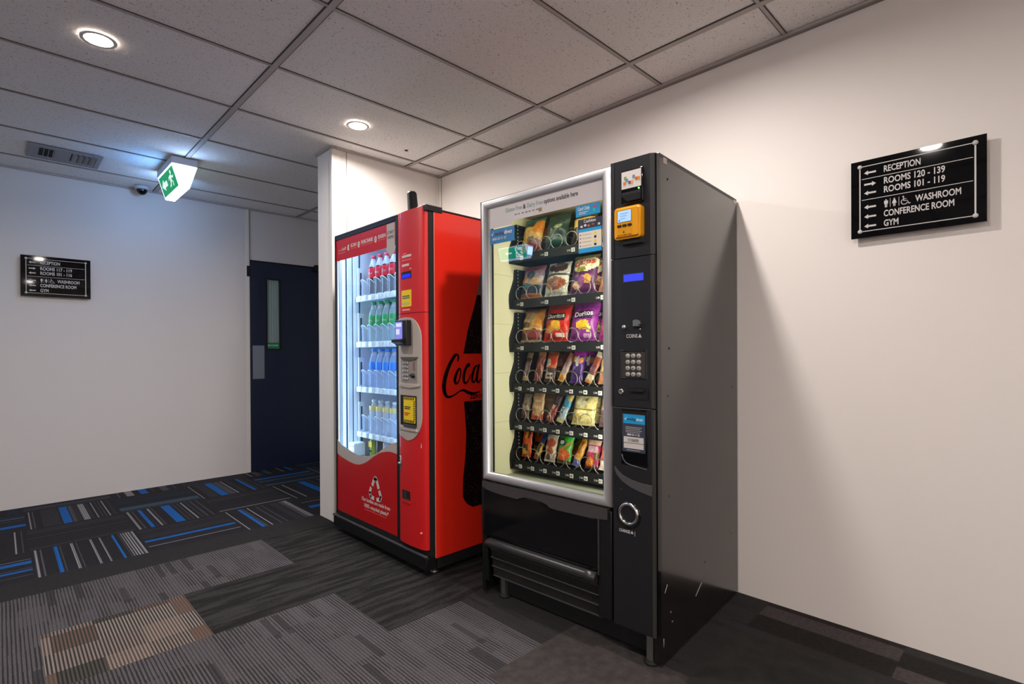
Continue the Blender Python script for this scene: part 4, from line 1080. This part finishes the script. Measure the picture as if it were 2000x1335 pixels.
def script_word(ox, s=1.0, first=True):
    global b
    def done():
        global b
        b.build('script_letter', CK); b = MB()
    # capital C with its long sweeping tail
    S = lambda pts: [(ox + p[0] * s, p[1]) for p in pts]
    stroke(S([(.190, 1.082), (.196, 1.105), (.186, 1.117), (.168, 1.108), (.135, 1.062), (.110, 1.005), (.100, .955), (.108, .915), (.128, .898), (.165, .906), (.205, .925), (.232, .927), (.262, .914), (.30, .908), (.345, .915)]), [.010, .010, .012, .017, .021, .024, .025, .020, .013, .008, .007, .013, .016, .011, .005]); done()
    def o_(x): stroke(S([(x + .022, 1.045), (x + .006, 1.035), (x - .012, 1.000), (x - .014, .975), (x - .002, .966), (x + .014, .985), (x + .024, 1.02), (x + .022, 1.042)]), [.008, .014, .018, .017, .010, .007, .008, .008])
    def c_(x): stroke(S([(x + .026, 1.050), (x + .034, 1.064), (x + .020, 1.060), (x + .000, 1.025), (x - .006, .985), (x + .004, .965), (x + .024, .976), (x + .042, 1.01)]), [.010, .012, .014, .017, .016, .011, .007, .006])
    def a_(x):
        stroke(S([(x + .024, 1.058), (x + .006, 1.045), (x - .010, 1.005), (x - .010, .975), (x + .004, .970), (x + .022, 1.00), (x + .036, 1.05)]), [.008, .013, .017, .015, .010, .008, .008])
        stroke(S([(x + .038, 1.064), (x + .026, 1.02), (x + .022, .98), (x + .034, .966), (x + .052, .985)]), [.014, .016, .015, .010, .006])
    if first: o_(.186); done(); c_(.236); done(); a_(.300)
    else:
        o_(.186); done(); stroke(S([(.222, .985), (.250, 1.05), (.262, 1.12), (.250, 1.13), (.236, 1.07), (.232, .99), (.246, .965), (.264, .985)]), [.006, .007, .008, .012, .016, .016, .010, .006]); done(); a_(.290)
script_word(-.016); b.build('script_letter', CK)
b = MB(); b.box(XA + .001, XA + .0016, .352, .380, 1.01, 1.022, INK); b.build('script_hyphen', CK)
b = MB(); script_word(.300, .95, False); b.build('script_letter', CK)
b = MB(); b.text('ZERO SUGAR', .022, INK, FX(XA + .0012, .257, .880), fit=.20, bold=.02); b.build('lettering', CK)

# ------------------------------------------------------------------ goods
def world(root, x, y, z):
    a = root.rotation_euler.z; l = root.location
    return Vector((l.x + x * math.cos(a) - y * math.sin(a), l.y + x * math.sin(a) + y * math.cos(a), z))
def foil(c):
    """printed wrapper: the ink colour broken up by small print-like mottling"""
    k = 'wrapper_' + c.lstrip('#')
    if k in MATS: return MATS[k]
    t = NT(k, .34, .55)
    n = t.noise((1, 1, 1), 95, 3); n2 = t.noise((1, 1, 1), 28, 2)
    f = t.ramp(t.math('ADD', t.math('MULTIPLY', n, .6), t.math('MULTIPLY', n2, .4)), [(.36, .42), (.5, .95), (.64, 1.0)])
    t.bump(n2, .35, .004)
    MATS[k] = t.out(t.mix(.85, c, f, 'MULTIPLY'))
    return MATS[k]
def pack(kind, label, cat, x, z, W, Hh, D, base, shapes=(), txt=(), lean=16, roll=0, yaw=0, group=None, y=.180, behind=True, crimp=.06):
    """a sealed bag or bar: bulging front and back, flat crimped ends, printed areas picked by u (across) and v (up)"""
    nu, nv = 22, 30
    rnd = random.Random(hash(label) % 1000 if 0 else sum(map(ord, label)))
    ph = [rnd.uniform(0, 6.28) for _ in range(6)]
    def depth(u, v):
        vv = min(max((v - crimp) / (1 - 2 * crimp), 0), 1)
        f = (max(0, 1 - abs(2 * u - 1) ** 2.6)) ** .6 * max(0, math.sin(PI * vv)) ** .42
        wr = .10 * math.sin(9 * u + ph[0] + 5 * v) + .08 * math.sin(17 * v + ph[1] + 3 * u) + .04 * math.sin(23 * u - 14 * v + ph[2])
        return D / 2 * f * (1 + wr)
    def wx(u, v):
        k = 1 - .05 * math.sin(PI * v) * (1 if D > .02 else .3)
        return (u - .5) * W * k + .0015 * math.sin(20 * v + ph[3])
    def paint(u, v):
        c = base
        for s_ in shapes:
            if s_[0] == 'r' and s_[1] <= u <= s_[3] and s_[2] <= v <= s_[4]: c = s_[5]
            elif s_[0] == 'e' and ((u - s_[1]) / s_[3]) ** 2 + ((v - s_[2]) / s_[4]) ** 2 <= 1: c = s_[5]
            elif s_[0] == 'd' and abs((v - s_[1]) - s_[2] * (u - .5)) < s_[3]: c = s_[4]
        return foil(c)
    b = MB()
    for side in (-1, 1):
        V = [[b.bm.verts.new((wx(i / nu, j / nv), side * (depth(i / nu, j / nv) + .0003), j / nv * Hh + (.0012 * (i % 2) if j in (0, nv) else 0))) for i in range(nu + 1)] for j in range(nv + 1)]
        for j in range(nv):
            for i in range(nu):
                q = (V[j][i], V[j][i + 1], V[j + 1][i + 1], V[j + 1][i])
                f = b.bm.faces.new(q if side < 0 else q[::-1]); f.smooth = True
                f.material_index = b.mi(paint((i + .5) / nu, (j + .5) / nv) if side < 0 else foil(base))
    bmesh.ops.remove_doubles(b.bm, verts=b.bm.verts, dist=.0004)
    o = b.build(kind)
    for (s_, u, v, wid, hgt, col_, ang) in txt:
        t_ = MB()
        m_ = Matrix.Translation(((u - .5) * W, 0, v * Hh)) @ Matrix.Rotation(PI / 2, 4, 'X') @ Matrix.Rotation(math.radians(ang), 4, 'Z')
        wp = lambda q: Vector((q.x, -depth(min(max(q.x / W + .5, 0), 1), min(max(q.z / Hh, 0), 1)) - .0012 + q.y * .2, q.z))
        t_.text(s_, hgt, foil(col_), m_, fit=wid, bold=.03, align='CENTER', warp=wp)
        t_.build('lettering', o)
    def place(ob, dy, dz=0):
        p = world(SN, x, y + dy, z + dz); ob.location = p
        ob.rotation_euler = (Matrix.Rotation(SN.rotation_euler.z, 4, 'Z') @ Matrix.Rotation(math.radians(-lean), 4, 'X') @ Matrix.Rotation(math.radians(roll), 4, 'Y') @ Matrix.Rotation(math.radians(yaw), 4, 'Z')).to_euler()
    place(o, 0)
    tag(o, label, cat, group)
    if behind:
        c = o.copy(); COL.objects.link(c); place(c, .088)
        tag(c, kind.split('_')[1] + ' behind the ' + label, cat, group)
        for ch in o.children:
            k = ch.copy(); COL.objects.link(k); k.parent = c
    return o
Z = [zz + .007 for zz in ZT]
bag = lambda *a, **k: pack('snack_bag', a[0], 'snack bag', *a[1:], **k)
bar = lambda *a, **k: pack('snack_bar', a[0], 'snack bar', *a[1:], **k)
G = 'snacks in the spiral trays'
# top shelf
bag('tan and teal bag with an orange corner, top shelf at left', .152, Z[0], .125, .175, .05, '#c59a4e', [('r', 0, .74, 1, 1, '#2c6a66'), ('r', 0, .74, .75, .86, '#1d3a38'), ('e', .85, .72, .3, .2, '#d07a1c'), ('r', .0, .0, 1, .22, '#b4603a'), ('e', .75, .2, .3, .16, '#7a2a2a'), ('e', .55, .36, .16, .09, '#5b4a2c')], group=G)
bag('dark green bag on the top shelf beside the tan one', .300, Z[0], .125, .175, .05, '#14322c', [('d', .5, .55, .05, '#3b4a3a'), ('e', .62, .58, .2, .06, '#8f9a72'), ('e', .5, .22, .36, .14, '#174a40'), ('r', 0, .82, 1, 1, '#20382f')], group=G)
bag('brown bag on the top shelf half hidden by the stickers', .448, Z[0], .12, .15, .05, '#3a2a24', [('r', 0, .5, 1, .8, '#c8a24a')], group=G)
bag('gold bag at the right end of the top shelf', .594, Z[0], .12, .165, .05, '#d8b25a', [('r', 0, .3, 1, .6, '#3a3026')], group=G)
# second shelf
bag('pink and blue biscuit bag on the second shelf at left', .152, Z[1], .13, .165, .05, '#a58f9e', [('r', 0, .82, 1, 1, '#b06a86'), ('e', .45, .70, .22, .12, '#4d5a7c'), ('e', .2, .5, .2, .12, '#cf9a6c'), ('e', .7, .48, .25, .13, '#d2ac80'), ('r', 0, .12, 1, .36, '#2c3a55'), ('e', .3, .36, .3, .06, '#3f7286'), ('r', 0, 0, 1, .12, '#c0744a')], group=G)
bag('white bag with a brown oval and nuts on the second shelf', .300, Z[1], .13, .165, .045, '#d6cfc0', [('e', .5, .84, .42, .16, '#5a3c34'), ('r', 0, .56, 1, .62, '#5c5356'), ('e', .5, .34, .44, .18, '#a4622c'), ('e', .34, .32, .14, .12, '#8c3c24'), ('e', .68, .32, .14, .12, '#b04c2a')], [('MEGA', .5, .86, .06, .016, '#cbb4a4', 3)], group=G)
bag('purple bag with a cream oval and red letters, second shelf', .446, Z[1], .135, .180, .05, '#5a2455', [('e', .52, .76, .5, .23, '#efe3bd'), ('e', .45, .60, .2, .08, '#a8a23a'), ('r', 0, .93, 1, 1, '#8a7a3a'), ('e', .7, .34, .18, .12, '#d89a4a'), ('e', .3, .2, .16, .1, '#d0a070'), ('e', .5, .3, .14, .12, '#a04a90')], [('chips', .52, .72, .105, .030, '#e4421c', 6)], group=G)
bag('brown and cream bag at the right end of the second shelf', .594, Z[1], .125, .165, .05, '#a86a50', [('r', 0, .68, 1, 1, '#d8c08a'), ('e', .4, .3, .3, .2, '#c88a6a')], group=G)
# third shelf
bag('golden brown crisp bag on the third shelf at left', .152, Z[2], .125, .165, .055, '#8a3f2c', [('r', 0, .36, 1, .93, '#d2a068'), ('e', .4, .7, .3, .18, '#dcb886'), ('r', .72, .4, 1, .95, '#e0912c'), ('e', .25, .48, .2, .1, '#6a5430'), ('r', 0, .34, 1, .40, '#e8c060'), ('r', 0, 0, 1, .06, '#c8a888'), ('e', .7, .22, .3, .14, '#a83a3a')], group=G)
CH = [('r', 0, .86, 1, 1, '#cf3a1c'), ('e', .55, .40, .2, .14, '#f0b018'), ('e', .3, .30, .18, .1, '#ea9a1c'), ('r', .6, .1, .9, .2, '#e8d8cc'), ('r', .2, .54, .85, .74, '#32100c')]
bag('red tortilla chip bag with an orange centre on the third shelf', .298, Z[2], .138, .175, .06, '#d3250f', CH, [('Doritos', .52, .60, .088, .021, '#ece6d8', 5)], group=G)
bag('purple tortilla chip bag with a yellow chip on the third shelf', .446, Z[2], .138, .180, .06, '#8a2a8c', [('r', 0, .86, 1, 1, '#a64ab0'), ('e', .55, .38, .24, .13, '#eeb422'), ('e', .75, .30, .1, .1, '#e8d070'), ('r', .6, .08, .88, .18, '#b890b8'), ('r', .2, .54, .88, .74, '#3a0f3e')], [('Doritos', .53, .60, .092, .022, '#efe8ee', 5)], group=G)
bag('magenta chip bag at the right end of the third shelf', .594, Z[2], .13, .17, .055, '#8c2068', [('e', .5, .3, .35, .16, '#d84a3c'), ('r', .2, .54, .88, .72, '#e8dce4')], group=G)
# fourth shelf: eight single columns
cx_ = lambda k: TX0 + PITCH * (k + .5)
bar('slim brown bar with tan ends, fourth shelf at far left', cx_(0) - .004, Z[3] + .006, .034, .140, .016, '#4c332e', [('r', 0, .8, 1, 1, '#9a8662'), ('r', 0, 0, 1, .18, '#c0a070'), ('r', .25, .2, .75, .66, '#8a7480')], group=G, roll=4)
bar('dark red bar with a gold crimp on the fourth shelf', cx_(1), Z[3] + .006, .046, .142, .02, '#8a4038', [('r', 0, .88, 1, 1, '#b89058'), ('d', .6, .8, .06, '#c87a6a'), ('d', .35, -.6, .05, '#5c241f'), ('d', .75, -.9, .04, '#d0a090')], group=G, roll=3)
bag('small orange and white bag with a brown foot, fourth shelf', cx_(2) - .002, Z[3] + .004, .062, .142, .03, '#b8542c', [('e', .3, .62, .26, .14, '#e6dccc'), ('e', .72, .7, .24, .14, '#d83a20'), ('r', 0, 0, 1, .46, '#4a2a22'), ('r', .2, .1, .8, .16, '#cdb4a4'), ('r', .2, .24, .8, .30, '#cdb4a4'), ('r', .2, .1, .3, .42, '#cdb4a4')], group=G)
bar('tilted pale pink bar with a yellow foot on the fourth shelf', cx_(3) - .012, Z[3] + .010, .036, .140, .018, '#c49a92', [('r', 0, .80, 1, 1, '#c07060'), ('r', .2, .3, .8, .78, '#a8908c'), ('r', 0, 0, 1, .24, '#e0a428'), ('e', .5, .12, .3, .08, '#c87810')], group=G, roll=17, lean=20)
bag('magenta and violet pouch on the fourth shelf', cx_(4), Z[3] + .004, .064, .150, .03, '#4c2478', [('r', 0, .84, 1, 1, '#b424b0'), ('e', .25, .72, .16, .1, '#e8a428'), ('e', .5, .66, .16, .16, '#dcd0d8'), ('e', .78, .68, .16, .1, '#d08a5a'), ('e', .6, .3, .3, .2, '#3a1c5c')], group=G)
bar('tilted brown and cream bar right of the magenta pouch', cx_(5) - .010, Z[3] + .008, .038, .146, .018, '#a04c34', [('r', 0, .82, 1, 1, '#dcd2bc'), ('r', .1, .28, .9, .55, '#6a3a44'), ('r', 0, .06, 1, .26, '#cdb890'), ('r', 0, 0, 1, .06, '#d87a1c')], group=G, roll=16, lean=20)
bag('tan bag at the right end of the fourth shelf', cx_(6), Z[3] + .004, .062, .140, .03, '#c8a070', [('r', 0, 0, 1, .3, '#b87858'), ('r', 0, .8, 1, 1, '#9a8a5c')], group=G)
# fifth shelf
bar('slim cream and brown bar, fifth shelf at far left', cx_(0) - .006, Z[4] + .006, .050, .120, .02, '#b8a894', [('r', 0, .0, 1, .34, '#6c4a44'), ('e', .5, .55, .2, .08, '#8a7464'), ('r', 0, .88, 1, 1, '#c4bcae')], group=G)
bag('cream box shaped pack with an orange foot on the fifth shelf', cx_(1) - .002, Z[4] + .006, .070, .138, .03, '#d2ae7e', [('r', 0, .95, 1, 1, '#d8562a'), ('r', .08, .42, .92, .86, '#c49a70'), ('r', .2, .6, .8, .68, '#e0c49a'), ('r', 0, 0, 1, .2, '#d8562a'), ('e', .5, .26, .4, .12, '#dca878')], group=G, lean=10)
bar('tilted dark red bar with white letters on the fifth shelf', cx_(2) - .004, Z[4] + .004, .040, .158, .02, '#4c2a30', [('r', 0, .86, 1, 1, '#7c1430'), ('r', 0, 0, 1, .46, '#9c2c22'), ('r', .1, .56, .9, .8, '#5c4c54')], [('KitKat', .5, .28, .07, .018, '#e8d8d0', 78)], group=G, roll=14, lean=22)
bar('tilted blue and silver bar with dark letters on the fifth shelf', cx_(3) - .016, Z[4] + .004, .042, .165, .02, '#4a9cc4', [('r', 0, .9, 1, 1, '#2a7a90'), ('e', .75, .74, .3, .1, '#d8b860'), ('r', 0, .0, 1, .46, '#a8bcc8'), ('r', 0, 0, 1, .14, '#d0c490')], [('MILKY', .5, .30, .066, .020, '#1c2440', 76)], group=G, roll=16, lean=17)
bag('cream yellow bag with drawn leaves on the fifth shelf', cx_(4) + .036, Z[4] + .002, .120, .150, .045, '#d8c684', [('e', .45, .7, .3, .16, '#e8dcb4'), ('r', .1, .44, .95, .48, '#7a6c34'), ('e', .5, .34, .2, .1, '#ecd898'), ('e', .3, .2, .2, .1, '#c8a850'), ('r', 0, .88, 1, 1, '#cfc878'), ('e', .62, .74, .08, .05, '#8a8a4c')], group=G)
bag('pale pink bag at the right end of the fifth shelf', cx_(6) + .004, Z[4] + .004, .066, .140, .03, '#c09a98', [('r', 0, 0, 1, .5, '#6a4a50')], group=G)
# bottom shelf
bar('bright orange bar standing at the left end of the bottom shelf', cx_(0) + .004, Z[5] + .006, .058, .135, .022, '#e2501a', [('r', .36, .66, .64, .95, '#d09a2c'), ('r', .64, .66, .8, .95, '#5a1f14'), ('r', .14, .14, .8, .46, '#c88a1c'), ('r', .18, .24, .76, .46, '#5a3414')], [('REESE', .46, .19, .032, .018, '#e8c030', 82)], group=G, lean=8)
bar('tilted navy and yellow bar on the bottom shelf', cx_(1) - .012, Z[5] + .004, .030, .135, .018, '#26356e', [('r', .0, .16, 1, .6, '#d0a82c'), ('r', .3, .2, .7, .56, '#2c3058'), ('r', 0, 0, 1, .12, '#a8482c'), ('r', 0, .82, 1, 1, '#2c4c94')], group=G, roll=16, lean=20)
bag('white bag with red sauce picture on the bottom shelf', cx_(2) - .002, Z[5] + .002, .064, .150, .032, '#c9b8a8', [('e', .5, .58, .42, .14, '#c0482a'), ('e', .55, .34, .3, .12, '#b0562e'), ('r', 0, .86, 1, 1, '#cfc2b2'), ('e', .4, .16, .2, .1, '#5c4638'), ('e', .3, .76, .3, .08, '#d8c8bc')], group=G)
bag('green bag with an orange ball picture on the bottom shelf', cx_(3) + .004, Z[5] + .004, .078, .140, .036, '#4c9c34', [('r', 0, .9, 1, 1, '#b8b494'), ('e', .3, .68, .26, .13, '#1c3a34'), ('e', .3, .68, .16, .07, '#dce8e0'), ('d', .5, .5, .05, '#d88a4a'), ('e', .5, .28, .42, .2, '#d8541c'), ('e', .55, .32, .2, .1, '#e87a2c'), ('r', 0, 0, 1, .1, '#5a4a34'), ('e', .8, .8, .24, .1, '#3ccc3c')], group=G)
bar('tilted gold bar with red letters on the bottom shelf', cx_(4) - .008, Z[5] + .002, .038, .160, .02, '#c88a2c', [('r', 0, .82, 1, 1, '#c4a49c'), ('r', 0, 0, 1, .2, '#5c5c94'), ('r', .12, .2, .88, .76, '#d8a23c')], [('Crunchie', .5, .46, .084, .019, '#b81c1c', 80)], group=G, roll=14, lean=22)
bag('pink and red bag with an orange egg picture on the bottom shelf', cx_(5) + .006, Z[5] + .002, .068, .140, .034, '#a02c50', [('r', 0, .88, 1, 1, '#7c8a74'), ('r', 0, .74, 1, .9, '#dcae9c'), ('r', .15, .5, .85, .7, '#c8a0ac'), ('e', .4, .2, .3, .16, '#e8801c'), ('r', 0, 0, 1, .08, '#3c2c28'), ('r', .7, .3, 1, .5, '#6c4a30')], group=G)
bag('pink and white bag at the right end of the bottom shelf', cx_(6) + .004, Z[5] + .004, .066, .135, .03, '#c46458', [('r', 0, 0, 1, .3, '#e0ccc0'), ('r', 0, .7, 1, 1, '#a8a08c')], group=G)

# bottles on the drink shelves
CLB = haze_plastic('clear_bottle', '#dfeaf5', .38)
COLA = mat('cola_liquid', '#1a0a08', .12, coat=.6)
LIQ = {'cola': COLA, 'lemonade': haze_plastic('lemonade', '#a4c4cc', .5), 'water': haze_plastic('water', '#a4c4ea', .42), 'juice': haze_plastic('pale_juice', '#c4d2e4', .6)}
def bottle(kind, x, z, hgt, liquid, cap, band, zb, label, group, neck=None, word=None):
    r = empty('drink_bottle', (0, 0, 0)); tag(r, label, 'bottle', group)
    h_ = hgt; R = .0318
    prof = [(0, 0), (.026, 0), (R, .008), (R, h_ * .16), (R * .93, h_ * .26), (R * .97, h_ * .38), (R, h_ * .46), (R, h_ * .62), (R * .93, h_ * .72), (R * .62, h_ * .83), (.0145, h_ * .895), (.0128, h_ * .93), (.0128, h_ * .94)]
    b = MB(); m_ = LIQ[liquid]
    ms = [m_] * 8 + [CLB if liquid == 'cola' else m_] + [CLB] * 3
    b.lathe(prof, m_, 18, mats=ms); b.build('bottle_body', r)
    b = MB(); b.lathe([(.0128, h_ * .925), (.0155, h_ * .925), (.0155, h_ * .99), (.0145, h_), (0, h_)], cap, 18); b.build('cap', r)
    b = MB(); z0, z1 = zb
    b.lathe([(R + .0003, z0), (R + .0006, z0 + .001), (R + .0006, z1 - .001), (R + .0003, z1)], band, 24)
    if word:
        wp = lambda q: Vector(((R + .0012) * math.sin(q.x / R), -(R + .0012) * math.cos(q.x / R), q.z))
        b.text(word, .018, WHITE, Matrix.Translation((0, 0, (z0 + z1) / 2 - .009)) @ Matrix.Rotation(PI / 2, 4, 'X'), fit=.05, bold=.02, align='CENTER', warp=wp)
    b.build('bottle_label', r)
    return r
def dup(r, label):
    c = r.copy(); COL.objects.link(c); c['label'] = label
    for ch in r.children:
        k = ch.copy(); COL.objects.link(k); k.parent = c
    return c
ORD = ['leftmost', 'second-from-left', 'third-from-left', 'fourth-from-left', 'fifth-from-left', 'sixth-from-left']
PINK = mat('cap_pink_red', '#d43a5c', .35); GRN = mat('cap_green', '#12a05c', .35); BLC = mat('cap_blue', '#2f8fe0', .35); WHC = mat('cap_white', '#d7dde2', .35)
KIND = [
    ('cola', .262, 'cola', PINK, mat('label_red', '#c8142e', .4), (.118, .182), 'Coke', '{} red-labelled cola bottle on the top drink shelf'),
    ('lemonade', .262, 'lemonade', GRN, mat('label_green', '#0f9a56', .4), (.110, .172), 'Sprite', '{} green-labelled lemonade bottle on the second drink shelf'),
    ('water', .250, 'water', BLC, mat('label_blue', '#1f7fe0', .4), (.118, .166), None, '{} blue-capped water bottle on the third drink shelf'),
    ('juice', .215, 'juice', WHC, mat('label_pale_yellow', '#cfc27a', .4), (.148, .178), None, '{} pale bottle with a yellow label on the fourth drink shelf'),
]
for k, (kd, hg, lq, cap, bd, zb, wd, lb) in enumerate(KIND):
    first = None
    for q in range(1, 8):
        x = BX[q]; nm = lb.format(ORD[q - 1] if q < 7 else 'rightmost'); g_ = kd + ' bottles'
        if first is None:
            first = bottle(kd, x, ZS[k], hg, lq, cap, bd, zb, nm, g_, word=wd); o = first
        else: o = dup(first, nm)
        o.location = world(CK, x, .160, ZS[k] + .0045); o.rotation_euler = (0, 0, CK.rotation_euler.z)
        if k < 3:
            o2 = dup(first, 'bottle behind the ' + nm); o2.location = world(CK, x, .232, ZS[k] + .0045); o2.rotation_euler = (0, 0, CK.rotation_euler.z)
# cans on the lowest shelf
def can(x, body, mark, label):
    r = empty('drink_can', world(CK, x, .160, ZS[4] + .0045), CK.rotation_euler.z); tag(r, label, 'can', 'cans on the lowest drink shelf')
    b = MB(); b.lathe([(.024, 0), (.0305, .006), (.0315, .012), (.0315, .150), (.028, .158)], body, 20); b.build('can_body', r)
    b = MB(); b.lathe([(0, .154), (.024, .154), (.026, .160), (.028, .158)], STEEL, 20); b.build('can_lid', r)
    b = MB()
    for m_, pts in mark:
        b.prism(pts, 'y', -.0328, -.031, m_)
    b.build('can_print', r)
LIME = mat('lime_print', '#b8c42c', .4); DKC = mat('can_dark', '#2c302c', .35)
can(BX[1], mat('can_lime', '#8fa83a', .35), [(YELP, [(-.02, .11), (.02, .11), (.02, .145), (-.02, .145)]), (TXTK, [(-.012, .08), (.012, .08), (.012, .092), (-.012, .092)])], 'lime and yellow can on the lowest drink shelf')
can(BX[2], DKC, [(LIME, [(-.014, .062), (.014, .062), (.014, .074), (-.014, .074)]), (LIME, [(-.006, .052), (.006, .052), (.006, .084), (-.006, .084)])], 'dark can with a lime plus sign on the lowest drink shelf')
can(BX[3], mat('can_white', '#cdd8e4', .35), [(GREYW, [(-.012, .07), (.012, .07), (.012, .09), (-.012, .09)])], 'white can on the lowest drink shelf beside the dark one')
can(BX[4], mat('can_silver', '#9fb0c0', .3, .3), [(NAVY, [(-.012, .07), (.012, .07), (.012, .09), (-.012, .09)])], 'silver can on the lowest drink shelf')
